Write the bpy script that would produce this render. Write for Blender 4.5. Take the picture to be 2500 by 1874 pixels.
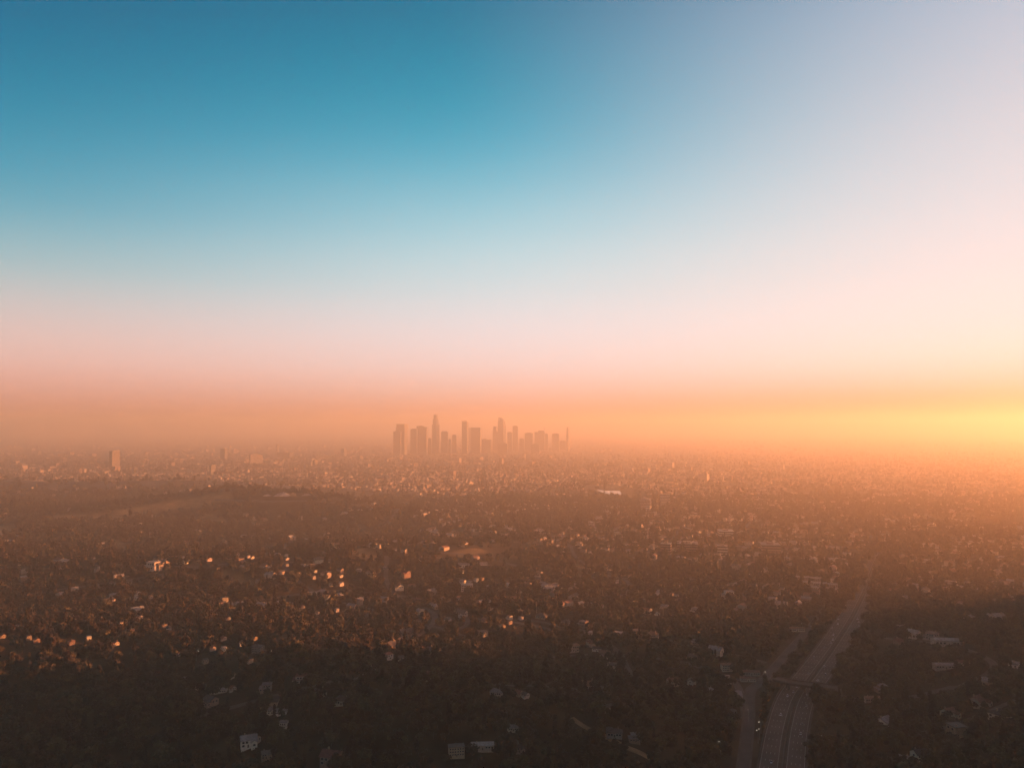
import bpy, bmesh, math, random
import numpy as np
from mathutils import Vector, Matrix

random.seed(11)
rng = np.random.default_rng(11)
R = math.radians
scene = bpy.context.scene
for o in list(bpy.data.objects):
    bpy.data.objects.remove(o)

# ------------------------------------------------------------------ camera
CAM_H = 250.0
PITCH = 3.0
FPX = 1903.0                      # focal length in pixels of the 2500 px wide photograph
cam_d = bpy.data.cameras.new('camera')
cam_d.sensor_width = 36.0
cam_d.lens = 36.0 * FPX / 2500.0
cam_d.clip_start = 1.0
cam_d.clip_end = 90000.0
cam = bpy.data.objects.new('camera', cam_d)
scene.collection.objects.link(cam)
cam.location = (0, 0, CAM_H)
cam.rotation_euler = (R(90 + PITCH), 0, 0)
scene.camera = cam

# ------------------------------------------------------------------ sun, sky, exposure
SUN_AZ, SUN_EL = 85.0, 7.0        # degrees to the right of the view axis / above the horizon
EXPO = 2.2
GAIN = 2.0 ** EXPO
sdir = Vector((math.sin(R(SUN_AZ)) * math.cos(R(SUN_EL)), math.cos(R(SUN_AZ)) * math.cos(R(SUN_EL)), math.sin(R(SUN_EL))))
sun_d = bpy.data.lights.new('sun', 'SUN')
sun_d.energy = 5.0
sun_d.color = (1.0, 0.335, 0.105)
sun_d.angle = R(0.53)
sun = bpy.data.objects.new('sun', sun_d)
scene.collection.objects.link(sun)
sun.location = sdir * 2000
sun.rotation_euler = sdir.to_track_quat('Z', 'Y').to_euler()

def lin(c):
    return tuple(((v / 255) / 12.92 if v / 255 <= 0.04045 else ((v / 255 + 0.055) / 1.055) ** 2.4) for v in c)

world = bpy.data.worlds.new('World')
scene.world = world
world.use_nodes = True
nt = world.node_tree
nt.nodes.clear()
N = nt.nodes.new
L = nt.links.new
w_out = N('ShaderNodeOutputWorld')
w_bg = N('ShaderNodeBackground')
w_tc = N('ShaderNodeTexCoord')
w_sep = N('ShaderNodeSeparateXYZ')
L(w_tc.outputs['Generated'], w_sep.inputs[0])
w_el = N('ShaderNodeMath'); w_el.operation = 'ARCSINE'
L(w_sep.outputs['Z'], w_el.inputs[0])
w_el2 = N('ShaderNodeMath'); w_el2.operation = 'DIVIDE'; w_el2.use_clamp = True
L(w_el.outputs[0], w_el2.inputs[0]); w_el2.inputs[1].default_value = math.pi / 2
w_dot = N('ShaderNodeVectorMath'); w_dot.operation = 'DOT_PRODUCT'
L(w_tc.outputs['Generated'], w_dot.inputs[0]); w_dot.inputs[1].default_value = sdir
w_ac = N('ShaderNodeMath'); w_ac.operation = 'ARCCOSINE'
L(w_dot.outputs['Value'], w_ac.inputs[0])
# sky colour against height: away from the sun, at 60 degrees from it, near it
SKY = {
    'far':  [(0, (206, 126, 104)), (2, (240, 174, 156)), (4.2, (248, 202, 191)), (7.0, (222, 206, 203)), (10.0, (168, 200, 204)),
             (14.0, (78, 168, 192)), (19, (0, 138, 170)), (24, (0, 110, 148)), (29, (0, 84, 124)), (45, (0, 56, 90)), (90, (0, 36, 62))],
    'mid':  [(0, (228, 140, 112)), (2, (251, 200, 182)), (4.2, (253, 226, 220)), (7.0, (244, 233, 235)), (10.0, (216, 230, 233)),
             (14.0, (176, 218, 228)), (19, (76, 180, 206)), (24, (0, 148, 180)), (29, (0, 122, 158)), (45, (0, 76, 112)), (90, (0, 40, 66))],
    'near': [(0, (170, 50, 30)), (2, (240, 186, 166)), (3, (252, 220, 205)), (4.2, (255, 240, 226)), (5.5, (255, 243, 233)), (7.0, (255, 242, 236)), (10.0, (250, 235, 233)),
             (14.0, (238, 230, 232)), (19, (220, 217, 223)), (24, (196, 203, 216)), (29, (168, 186, 208)), (45, (84, 122, 158)), (90, (4, 44, 70))],
}
ramps = {}
for k, stops in SKY.items():
    r = N('ShaderNodeValToRGB')
    cr = r.color_ramp
    cr.interpolation = 'B_SPLINE'
    while len(cr.elements) > 1:
        cr.elements.remove(cr.elements[-1])
    for i, (e, c) in enumerate(stops):
        el = cr.elements[0] if i == 0 else cr.elements.new(e / 90.0)
        el.position = e / 90.0
        el.color = (*lin(c), 1)
    L(w_el2.outputs[0], r.inputs[0])
    ramps[k] = r
def maprange(src, a, b, kind='SMOOTHSTEP'):
    m = N('ShaderNodeMapRange'); m.interpolation_type = kind
    L(src, m.inputs['Value']); m.inputs['From Min'].default_value = a; m.inputs['From Max'].default_value = b
    return m.outputs['Result']
def mixc(f, a, b):
    m = N('ShaderNodeMix'); m.data_type = 'RGBA'
    L(f, m.inputs['Factor']); L(a, m.inputs[6]); L(b, m.inputs[7])
    return m.outputs[2]
c1 = mixc(maprange(w_ac.outputs[0], R(45), R(89)), ramps['near'].outputs[0], ramps['mid'].outputs[0])
c2 = mixc(maprange(w_ac.outputs[0], R(80), R(121)), c1, ramps['far'].outputs[0])
w_sky = N('ShaderNodeTexSky')
w_sky.sky_type = 'NISHITA'
w_sky.sun_disc = False
w_sky.sun_elevation = R(SUN_EL)
w_sky.sun_rotation = R(SUN_AZ)
w_sky.altitude = 300
w_sky.air_density = 1.5
w_sky.dust_density = 4.0
w_sky.ozone_density = 2.0
w_ss = N('ShaderNodeVectorMath'); w_ss.operation = 'SCALE'
L(w_sky.outputs[0], w_ss.inputs[0]); w_ss.inputs['Scale'].default_value = 0.003
w_gs = N('ShaderNodeVectorMath'); w_gs.operation = 'SCALE'
L(c2, w_gs.inputs[0]); w_gs.inputs['Scale'].default_value = 10.0 / GAIN
w_add = N('ShaderNodeVectorMath'); w_add.operation = 'ADD'
L(w_gs.outputs[0], w_add.inputs[0]); L(w_ss.outputs[0], w_add.inputs[1])
L(w_add.outputs[0], w_bg.inputs['Color'])
w_bg.inputs['Strength'].default_value = 0.1
L(w_bg.outputs[0], w_out.inputs['Surface'])

scene.view_settings.view_transform = 'Standard'
scene.view_settings.look = 'None'
scene.view_settings.exposure = EXPO
scene.view_settings.gamma = 1.0
scene.view_settings.use_curve_mapping = False
scene.render.engine = 'CYCLES'
scene.cycles.max_bounces = 6
scene.cycles.diffuse_bounces = 2
scene.cycles.glossy_bounces = 2
scene.cycles.transmission_bounces = 2
scene.cycles.volume_bounces = 3
scene.cycles.use_denoising = True

# ------------------------------------------------------------------ helpers
def ray(px, py):
    u = (px - 1250.0) / FPX; v = (937.0 - py) / FPX
    cp, sp = math.cos(R(PITCH)), math.sin(R(PITCH))
    return Vector((u, cp - v * sp, sp + v * cp))

def vnoise(x, y, seed=0):
    """smooth value noise in numpy, range about -1..1"""
    xi = np.floor(x).astype(np.int64); yi = np.floor(y).astype(np.int64)
    fx = x - xi; fy = y - yi
    fx = fx * fx * (3 - 2 * fx); fy = fy * fy * (3 - 2 * fy)
    def h(a, b):
        n = (a * 374761393 + b * 668265263 + seed * 974634777) & 0xFFFFFFFF
        n = ((n ^ (n >> 13)) * 1274126177) & 0xFFFFFFFF
        return ((n ^ (n >> 16)) & 0xFFFF) / 32767.5 - 1.0
    return (h(xi, yi) * (1 - fx) + h(xi + 1, yi) * fx) * (1 - fy) + (h(xi, yi + 1) * (1 - fx) + h(xi + 1, yi + 1) * fx) * fy

def fbm(x, y, s, seed=0, o=4):
    t = 0; a = 1.0
    for i in range(o):
        t = t + a * vnoise(x / s, y / s, seed + i); s *= 0.5; a *= 0.5
    return t

def seg_dist(x, y, pts):
    """distance to a polyline and the parameter-interpolated third value"""
    best = np.full(np.shape(x), 1e9); val = np.zeros(np.shape(x))
    for a, b in zip(pts[:-1], pts[1:]):
        dx, dy = b[0] - a[0], b[1] - a[1]
        t = np.clip(((x - a[0]) * dx + (y - a[1]) * dy) / (dx * dx + dy * dy), 0, 1)
        d = np.hypot(x - a[0] - t * dx, y - a[1] - t * dy)
        m = d < best
        best = np.where(m, d, best)
        if len(a) > 2:
            val = np.where(m, a[2] + (b[2] - a[2]) * t, val)
    return best, val

def flat(px, py, z=0.0):
    d = ray(px, py)
    t = (z - CAM_H) / d.z
    return (d.x * t, d.y * t)

# freeway and roads in plan, read off the photograph on level ground
FREEWAY = [flat(*p) for p in [(1893, 2050), (1900, 1950), (1909, 1874), (1922, 1780), (1945, 1702), (1984, 1649), (2022, 1597), (2052, 1552), (2078, 1510),
                              (2096, 1475), (2110, 1445), (2120, 1420), (2128, 1396), (2140, 1366), (2158, 1336)]]
FRONTAGE = [flat(*p) for p in [(1800, 2000), (1815, 1874), (1828, 1754), (1831, 1689), (1858, 1664), (1890, 1630), (1925, 1590), (1960, 1552), (1990, 1518), (2014, 1488), (2030, 1466)]]
CROSS = [flat(*p) for p in [(1760, 1655), (1830, 1662), (1892, 1673), (1935, 1683), (1990, 1690), (2042, 1697), (2110, 1712), (2200, 1715), (2330, 1700)]]

def smooth_poly(pts, n=8):
    out = []
    P = [pts[0]] + list(pts) + [pts[-1]]
    for i in range(1, len(P) - 2):
        p0, p1, p2, p3 = [np.array(P[i + k - 1], float) for k in range(4)]
        for k in range(n):
            t = k / n
            out.append(tuple(0.5 * ((2 * p1) + (-p0 + p2) * t + (2 * p0 - 5 * p1 + 4 * p2 - p3) * t * t + (-p0 + 3 * p1 - 3 * p2 + p3) * t ** 3)))
    out.append(tuple(pts[-1]))
    return out
FREEWAY = smooth_poly(FREEWAY); FRONTAGE = smooth_poly(FRONTAGE); CROSS = smooth_poly(CROSS)

def wander(x, y, ang, n, step, seed, curl):
    rr = random.Random(seed); out = [(x, y)]; a = math.radians(ang); da = 0
    for _ in range(n):
        da = .6 * da + rr.gauss(0, curl); a += da; x += step * math.cos(a); y += step * math.sin(a); out.append((x, y))
    return smooth_poly(out, 4)
STREETS = [wander(*q) for q in [(-620, 880, 5, 16, 42, 1, .16), (-520, 1010, -12, 18, 42, 2, .18), (-700, 1130, 10, 24, 42, 3, .16), (-150, 800, 70, 14, 42, 4, .16), (40, 860, 20, 14, 42, 5, .18), (-40, 1000, -8, 16, 42, 6, .14),
    (-820, 1240, 4, 22, 42, 7, .12), (60, 1120, 8, 18, 42, 8, .12), (120, 760, 100, 18, 42, 9, .14), (330, 900, 110, 14, 42, 10, .12), (-260, 660, 25, 9, 40, 11, .2), (560, 960, 20, 10, 44, 12, .12), (480, 1130, -4, 14, 44, 13, .10), (-400, 1380, 2, 26, 46, 14, .10),
    (-700, 1520, 4, 30, 46, 15, .10), (100, 1300, 60, 20, 46, 16, .08), (-330, 1350, 75, 18, 46, 17, .12), (520, 1300, 80, 18, 46, 18, .06), (-100, 1650, 3, 30, 48, 19, .05), (380, 1500, 5, 22, 48, 20, .05), (300, 620, 10, 5, 40, 21, .1), (400, 720, 30, 7, 40, 22, .15)]]

BOULEVARDS = []
for k in (0, 2, 4, 5, 6, 7, 8):
    x0 = -420 + k * 300; BOULEVARDS.append(([(x0 + 8 * t + 60 * math.sin(.25 * t + k) * (k % 3 == 0), 1560 + 60 * t + 120 * (k % 2)) for t in np.arange(0, 66, 3)], 4.5 if k % 2 else 5.5))
for k in range(6):
    y0 = 1800 + k * 330 + 40 * (k % 2); BOULEVARDS.append(([(-700 - 120 * k + 120 * t, y0 - 15 * t) for t in range(0, 26 + 4 * k)], 5))

def densify(pts, step):
    out = []
    for a, b in zip(pts[:-1], pts[1:]):
        n = max(1, int(math.hypot(b[0] - a[0], b[1] - a[1]) / step))
        out += [(a[0] + (b[0] - a[0]) * k / n, a[1] + (b[1] - a[1]) * k / n) for k in range(n)]
    return out + [(float(pts[-1][0]), float(pts[-1][1]))]
def clip_off(pts, line, gap):
    """the first run of the polyline that keeps clear of another road"""
    q = np.array(pts, float); far = seg_dist(q[:, 0], q[:, 1], line)[0] > gap
    if not far.any(): return []
    i = int(np.argmax(far)); j = i
    while j < len(far) and far[j]: j += 1
    return [tuple(v) for v in q[i:j]]
BOULEVARDS = [(densify(b, 14.0), w) for b, w in BOULEVARDS]
BOULEVARDS = [(b, w) for b, w in BOULEVARDS if min(math.hypot((x - 380) , (y - 2920) * .4) for x, y in b) > 95]
for road in (FREEWAY, FRONTAGE):
    STREETS = [clip_off(t, road, 24 if road is FREEWAY else 3) for t in STREETS]
    STREETS = [t for t in STREETS if len(t) > 12]
BOULEVARDS = [(b, w) for b, w in ((clip_off(b, FREEWAY, 26), w) for b, w in BOULEVARDS) if len(b) > 6]

# ridges: (polyline x, y, height), half width
RIDGES = [
    ([(-2200, 2850, 52), (-1500, 2800, 48), (-1060, 2820, 44), (-700, 2860, 16)], 160),
    ([(-2600, 2250, 60), (-1750, 2280, 46), (-1250, 2150, 14), (-830, 2260, 68), (-560, 2200, 58), (-300, 2080, 24)], 135),
    ([(-1500, 1450, 30), (-780, 1290, 32), (-560, 1270, 34), (-420, 1290, 32), (-230, 1420, 26), (20, 1560, 14)], 150),
    ([(-620, 760, 26), (-330, 900, 20), (-190, 760, 30), (-60, 620, 34)], 120),
    ([(60, 700, 14), (130, 610, 26), (240, 520, 18)], 70),
    ([(-1900, 1000, 80), (-1100, 900, 40), (-800, 820, 24)], 200),
    ([(500, -900, 380), (520, -200, 390), (600, 150, 375), (680, 290, 392), (740, 400, 372), (810, 520, 384), (870, 630, 335), (930, 740, 262), (990, 840, 165), (1050, 940, 85), (1110, 1040, 30)], 230),   # unseen range, added right of the view to keep the near valley in shade
]
def H(x, y):
    x = np.asarray(x, float); y = np.asarray(y, float)
    z = np.zeros(np.broadcast(x, y).shape)
    for pts, w in RIDGES:
        d, v = seg_dist(x, y, pts)
        z = z + v * np.exp(-(d / w) ** 2)
    amp = 1.0 / (1.0 + np.exp((y - 3300) / 250.0))
    z = z + amp * (7.0 * fbm(x, y, 260, 3) + 1.2 * fbm(x, y, 40, 9, 2))
    df, _ = seg_dist(x, y, FREEWAY[::4])
    dr, _ = seg_dist(x, y, FRONTAGE[::4])
    dd = np.minimum(df - 14, dr)
    k = np.clip((dd - 22) / 70.0, 0, 1); k = k * k * (3 - 2 * k)
    return z * k

T_COARSE = np.concatenate([np.arange(350, 3000, 14.0), np.arange(3000, 12000, 40.0)])
def ground_hit(px, py):
    d = ray(px, py)
    t = T_COARSE
    for step in (1, 0):
        Z = CAM_H + d.z * t
        below = np.nonzero(Z < H(d.x * t, d.y * t))[0]
        i = below[0] if len(below) else len(t) - 1
        if step:
            t = np.linspace(t[max(i - 1, 0)], t[i], 30)
    return float(d.x * t[i]), float(d.y * t[i])

# ------------------------------------------------------------------ materials
def mat(name, build):
    m = bpy.data.materials.new(name); m.use_nodes = True
    b = m.node_tree.nodes['Principled BSDF']
    build(m.node_tree, b)
    return m

def noise_col(t, scale, cols, coord='Object', detail=4.0, rnd=0.0):
    tc = t.nodes.new('ShaderNodeTexCoord'); nz = t.nodes.new('ShaderNodeTexNoise')
    nz.inputs['Scale'].default_value = scale; nz.inputs['Detail'].default_value = detail
    t.links.new(tc.outputs[coord], nz.inputs['Vector'])
    r = t.nodes.new('ShaderNodeValToRGB')
    r.color_ramp.elements[0].position = 0.36; r.color_ramp.elements[1].position = 0.64
    r.color_ramp.elements[0].color = (*cols[0], 1); r.color_ramp.elements[1].color = (*cols[1], 1)
    t.links.new(nz.outputs['Fac'], r.inputs['Fac'])
    out = r.outputs[0]
    if rnd:
        oi = t.nodes.new('ShaderNodeObjectInfo')
        hs = t.nodes.new('ShaderNodeHueSaturation')
        mr = t.nodes.new('ShaderNodeMapRange'); mr.inputs['To Min'].default_value = 1 - rnd; mr.inputs['To Max'].default_value = 1 + rnd
        t.links.new(oi.outputs['Random'], mr.inputs['Value']); t.links.new(mr.outputs[0], hs.inputs['Value'])
        mr2 = t.nodes.new('ShaderNodeMapRange'); mr2.inputs['To Min'].default_value = 0.47; mr2.inputs['To Max'].default_value = 0.53
        t.links.new(oi.outputs['Random'], mr2.inputs['Value']); t.links.new(mr2.outputs[0], hs.inputs['Hue'])
        t.links.new(out, hs.inputs['Color']); out = hs.outputs[0]
    return out

def simple(name, c0, c1, scale, rough=0.8, rnd=0.0, spec=0.3, metal=0.0, coord='Object'):
    def b(t, p):
        t.links.new(noise_col(t, scale, (c0, c1), coord, rnd=rnd), p.inputs['Base Color'])
        p.inputs['Roughness'].default_value = rough
        p.inputs['Specular IOR Level'].default_value = spec
        p.inputs['Metallic'].default_value = metal
    return mat(name, b)

M = {}
M['leaf'] = simple('leaf', (0.024, 0.016, 0.008), (0.066, 0.044, 0.020), 0.25, 0.7, 0.45, 0.2)
M['leaf_dark'] = simple('leaf_dark', (0.018, 0.012, 0.007), (0.046, 0.031, 0.015), 0.25, 0.7, 0.4, 0.2)
M['bark'] = simple('bark', (0.05, 0.035, 0.025), (0.10, 0.075, 0.055), 1.5, 0.9)
M['palm_bark'] = simple('palm_bark', (0.20, 0.15, 0.10), (0.30, 0.23, 0.16), 2.0, 0.9)
M['frond'] = simple('frond', (0.03, 0.035, 0.012), (0.07, 0.07, 0.03), 1.0, 0.6)
M['wall'] = simple('wall', (0.30, 0.24, 0.18), (0.40, 0.32, 0.245), 0.6, 0.85, 0.30)
M['wall_white'] = simple('wall_white', (0.48, 0.41, 0.32), (0.58, 0.50, 0.40), 0.6, 0.8, 0.10)
M['wall_tan'] = simple('wall_tan', (0.20, 0.145, 0.10), (0.28, 0.20, 0.14), 0.6, 0.85, 0.25)
M['roof'] = simple('roof', (0.06, 0.05, 0.043), (0.11, 0.092, 0.08), 0.9, 0.9, 0.45)
M['roof_tile'] = simple('roof_tile', (0.13, 0.065, 0.042), (0.21, 0.11, 0.07), 0.9, 0.85, 0.3)
M['roof_pale'] = simple('roof_pale', (0.17, 0.15, 0.135), (0.27, 0.24, 0.215), 0.4, 0.85, 0.3)
M['glass'] = simple('glass', (0.02, 0.022, 0.025), (0.04, 0.04, 0.045), 0.5, 0.12, 0.0, 0.6)
M['trim'] = simple('trim', (0.32, 0.29, 0.26), (0.42, 0.39, 0.35), 1.0, 0.7)
M['asphalt'] = simple('asphalt', (0.045, 0.038, 0.032), (0.075, 0.063, 0.054), 0.05, 0.9, 0, 0.3)
M['street'] = simple('street', (0.065, 0.052, 0.041), (0.105, 0.085, 0.068), 0.05, 0.9, 0, 0.3)
M['concrete'] = simple('concrete', (0.055, 0.042, 0.031), (0.092, 0.07, 0.052), 0.04, 0.9, 0, 0.3)
M['paint'] = simple('paint', (0.30, 0.28, 0.25), (0.45, 0.42, 0.38), 0.3, 0.7)
M['verge'] = simple('verge', (0.035, 0.027, 0.016), (0.07, 0.052, 0.03), 0.1, 0.95)
M['dirt'] = simple('dirt', (0.16, 0.10, 0.05), (0.25, 0.16, 0.085), 0.15, 0.95)
M['rock'] = simple('rock', (0.24, 0.20, 0.17), (0.36, 0.31, 0.27), 0.08, 0.95)
M['metal'] = simple('metal', (0.20, 0.20, 0.20), (0.30, 0.30, 0.29), 2.0, 0.5, 0, 0.5, 0.6)
M['rubber'] = simple('rubber', (0.015, 0.015, 0.015), (0.03, 0.03, 0.03), 5.0, 0.8)
M['car'] = simple('car', (0.30, 0.29, 0.28), (0.34, 0.33, 0.32), 0.3, 0.35, 0.9, 0.5)
M['water'] = simple('water', (0.02, 0.025, 0.025), (0.03, 0.035, 0.035), 0.02, 0.06, 0, 0.5)
def lampb(t, p):
    p.inputs['Base Color'].default_value = (0.9, 0.85, 0.75, 1)
    p.inputs['Emission Color'].default_value = (1.0, 0.85, 0.6, 1)
    p.inputs['Emission Strength'].default_value = 1.2
M['lamp'] = mat('lamp', lampb)

def facade(name, wall, glass, floor=4.0, bay=3.0, band=0.45):
    """curtain wall: window bands and piers too fine to see singly at this distance"""
    def b(t, p):
        n, l = t.nodes, t.links
        tc = n.new('ShaderNodeTexCoord'); sp = n.new('ShaderNodeSeparateXYZ'); l.new(tc.outputs['Object'], sp.inputs[0])
        def stripe(sock, period, frac):
            d = n.new('ShaderNodeMath'); d.operation = 'DIVIDE'; l.new(sock, d.inputs[0]); d.inputs[1].default_value = period
            f = n.new('ShaderNodeMath'); f.operation = 'FRACT'; l.new(d.outputs[0], f.inputs[0])
            g = n.new('ShaderNodeMath'); g.operation = 'GREATER_THAN'; l.new(f.outputs[0], g.inputs[0]); g.inputs[1].default_value = frac
            return g.outputs[0]
        hx = n.new('ShaderNodeMath'); hx.operation = 'ADD'; l.new(sp.outputs[0], hx.inputs[0]); l.new(sp.outputs[1], hx.inputs[1])
        m = n.new('ShaderNodeMath'); m.operation = 'MULTIPLY'
        l.new(stripe(sp.outputs[2], floor, band), m.inputs[0]); l.new(stripe(hx.outputs[0], bay, 0.3), m.inputs[1])
        mx = n.new('ShaderNodeMix'); mx.data_type = 'RGBA'; l.new(m.outputs[0], mx.inputs['Factor'])
        mx.inputs[6].default_value = (*wall, 1); mx.inputs[7].default_value = (*glass, 1)
        l.new(mx.outputs[2], p.inputs['Base Color'])
        r = n.new('ShaderNodeMapRange'); l.new(m.outputs[0], r.inputs['Value']); r.inputs['To Min'].default_value = 0.8; r.inputs['To Max'].default_value = 0.5
        l.new(r.outputs[0], p.inputs['Roughness'])
    return mat(name, b)
M['tower_dark'] = facade('tower_dark', (0.10, 0.085, 0.075), (0.03, 0.03, 0.032))
M['tower_stone'] = facade('tower_stone', (0.38, 0.32, 0.27), (0.05, 0.05, 0.055), 4.0, 3.2, 0.5)
M['tower_glass'] = facade('tower_glass', (0.20, 0.20, 0.21), (0.05, 0.055, 0.065), 4.2, 1.6, 0.25)
M['office'] = facade('office', (0.24, 0.19, 0.145), (0.05, 0.05, 0.05), 3.8, 3.0, 0.55)

# ground: scrub, dry grass (from a vertex attribute that follows the bare slopes), street dust far out
def groundb(t, p):
    n, l = t.nodes, t.links
    at = n.new('ShaderNodeAttribute'); at.attribute_name = 'grass'
    city = n.new('ShaderNodeAttribute'); city.attribute_name = 'city'
    scrub = noise_col(t, 0.03, ((0.032, 0.022, 0.012), (0.075, 0.050, 0.026)), detail=8)
    grass = noise_col(t, 0.05, ((0.13, 0.085, 0.04), (0.22, 0.15, 0.075)), detail=6)
    town = noise_col(t, 0.012, ((0.05, 0.042, 0.034), (0.13, 0.11, 0.09)), detail=10)
    m1 = n.new('ShaderNodeMix'); m1.data_type = 'RGBA'; l.new(city.outputs['Fac'], m1.inputs['Factor']); l.new(scrub, m1.inputs[6]); l.new(town, m1.inputs[7])
    m2 = n.new('ShaderNodeMix'); m2.data_type = 'RGBA'; l.new(at.outputs['Fac'], m2.inputs['Factor']); l.new(m1.outputs[2], m2.inputs[6]); l.new(grass, m2.inputs[7])
    l.new(m2.outputs[2], p.inputs['Base Color'])
    p.inputs['Roughness'].default_value = 1.0; p.inputs['Specular IOR Level'].default_value = 0.1
M['ground'] = mat('ground', groundb)

# ------------------------------------------------------------------ object helpers
COL = scene.collection
KIDS = {}
def link(name, me, m=None, parent=None, loc=None, rz=0.0, sc=None):
    if me is not None and m is not None:
        ms = m if isinstance(m, (list, tuple)) else [m]
        if len(me.materials) == 0:
            for k in ms:
                me.materials.append(M[k])
    o = bpy.data.objects.new(name, me)
    COL.objects.link(o)
    if parent is not None:
        o.parent = parent
        KIDS.setdefault(parent, []).append(o)
    if loc is not None:
        o.location = loc
    if rz:
        o.rotation_euler = (0, 0, rz)
    if sc is not None:
        o.scale = sc if isinstance(sc, (tuple, list)) else (sc, sc, sc)
    return o
def tag(o, label=None, cat=None, group=None, kind=None):
    if label: o['label'] = label
    if cat: o['category'] = cat
    if group: o['group'] = group
    if kind: o['kind'] = kind
    return o
def copy_tree(o, parent=None):
    c = o.copy(); COL.objects.link(c); c.parent = parent
    for ch in KIDS.get(o, ()):
        copy_tree(ch, c)
    return c

class MB:
    """collects faces for one mesh"""
    def __init__(s): s.v = []; s.f = []; s.m = []
    def face(s, pts, mi=0):
        i = len(s.v); s.v += [tuple(p) for p in pts]; s.f.append(tuple(range(i, i + len(pts)))); s.m.append(mi)
    def box(s, x0, x1, y0, y1, z0, z1, mi=0, bottom=True):
        i = len(s.v)
        s.v += [(x0, y0, z0), (x1, y0, z0), (x1, y1, z0), (x0, y1, z0), (x0, y0, z1), (x1, y0, z1), (x1, y1, z1), (x0, y1, z1)]
        fs = [(4, 5, 6, 7), (0, 1, 5, 4), (1, 2, 6, 5), (2, 3, 7, 6), (3, 0, 4, 7)] + ([(3, 2, 1, 0)] if bottom else [])
        for f in fs: s.f.append(tuple(i + k for k in f)); s.m.append(mi)
    def prism(s, pts, z0, z1, mi=0, pts1=None):
        i = len(s.v); n = len(pts); pts1 = pts1 or pts
        s.v += [(*p[:2], z0) for p in pts] + [(*p[:2], z1) for p in pts1]
        for k in range(n):
            s.f.append((i + k, i + (k + 1) % n, i + n + (k + 1) % n, i + n + k)); s.m.append(mi)
        s.f.append(tuple(i + n + k for k in range(n))); s.m.append(mi)
        s.f.append(tuple(i + n - 1 - k for k in range(n))); s.m.append(mi)
    def tube(s, a, b, r0, r1, n=6, mi=0):
        a = Vector(a); b = Vector(b); d = (b - a).normalized()
        u = d.orthogonal().normalized(); w = d.cross(u)
        i = len(s.v)
        for p, r in ((a, r0), (b, r1)):
            for k in range(n):
                q = p + (u * math.cos(2 * math.pi * k / n) + w * math.sin(2 * math.pi * k / n)) * r
                s.v.append(tuple(q))
        for k in range(n):
            s.f.append((i + k, i + (k + 1) % n, i + n + (k + 1) % n, i + n + k)); s.m.append(mi)
        s.f.append(tuple(i + n + k for k in range(n))); s.m.append(mi)
    def mesh(s, name):
        me = bpy.data.meshes.new(name); me.from_pydata(s.v, [], s.f)
        if any(s.m): me.polygons.foreach_set('material_index', s.m)
        me.update(); return me
    def build(s, name, m, parent=None, **kw):
        return link(name, s.mesh(name), m, parent, **kw)

# ------------------------------------------------------------------ ground sheet
GRASS = []   # bare grassy slopes: (x, y, rx, ry, angle)
def grass_patch(p0, p1, w):
    a = ground_hit(*p0); b = ground_hit(*p1)
    GRASS.append(((a[0], a[1]), (b[0], b[1]), w))
for a in [((548, 1398), (598, 1422), 10), ((598, 1422), (628, 1446), 6), ((880, 1347), (908, 1360), 16), ((260, 1318), (330, 1350), 14),
          ((120, 1262), (270, 1262), 24), ((300, 1252), (430, 1232), 26), ((430, 1232), (540, 1214), 28), ((590, 1272), (660, 1284), 16),
          ((0, 1288), (24, 1302), 22), ((500, 1262), (540, 1280), 18), ((1120, 1352), (1165, 1345), 14), ((1400, 1380), (1440, 1386), 10)]:
    grass_patch(*a)
def grass_mask(x, y):
    g = np.zeros(np.shape(x))
    for a, b, w in GRASS:
        d, _ = seg_dist(x, y, [a, b])
        d = d + 0.35 * w * vnoise(np.asarray(x) / 14, np.asarray(y) / 14, 77)
        g = np.maximum(g, np.clip(1.6 - d / w, 0, 1))
    return g
def axis(lo, mid0, mid1, hi, step, k=1.16):
    v = list(np.arange(mid0, mid1, step)); s = step; a = mid0
    while a > lo: s *= k; a -= s; v.insert(0, a)
    s = step; a = v[-1]
    while a < hi: s *= k; a += s; v.append(a)
    return np.array(v)
gx = axis(-40000, -1500, 1300, 40000, 9.0)
gy = axis(-9000, 420, 3000, 42000, 9.0)
XX, YY = np.meshgrid(gx, gy)
ZZ = H(XX, YY)
nv = len(gx)
verts = np.stack([XX.ravel(), YY.ravel(), ZZ.ravel()], 1)
ii = np.arange(len(gy) - 1)[:, None] * nv + np.arange(nv - 1)[None, :]
quads = np.stack([ii, ii + 1, ii + nv + 1, ii + nv], -1).reshape(-1, 4)
gm = bpy.data.meshes.new('ground')
gm.vertices.add(len(verts)); gm.vertices.foreach_set('co', verts.ravel())
gm.loops.add(quads.size); gm.loops.foreach_set('vertex_index', quads.ravel().astype(np.int32))
gm.polygons.add(len(quads)); gm.polygons.foreach_set('loop_start', np.arange(0, quads.size, 4, dtype=np.int32))
gm.update(calc_edges=True)
gm.polygons.foreach_set('use_smooth', np.ones(len(quads), bool))
ga = gm.attributes.new('grass', 'FLOAT', 'POINT'); ga.data.foreach_set('value', grass_mask(XX.ravel(), YY.ravel()).astype(np.float32))
cm = np.clip((YY.ravel() - 2600 + np.clip(XX.ravel(), -1500, 1200) * 0.5 * -1) / 900, 0, 1)
gc = gm.attributes.new('city', 'FLOAT', 'POINT'); gc.data.foreach_set('value', cm.astype(np.float32))
ground = link('ground', gm, 'ground')
tag(ground, kind='structure')

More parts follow.
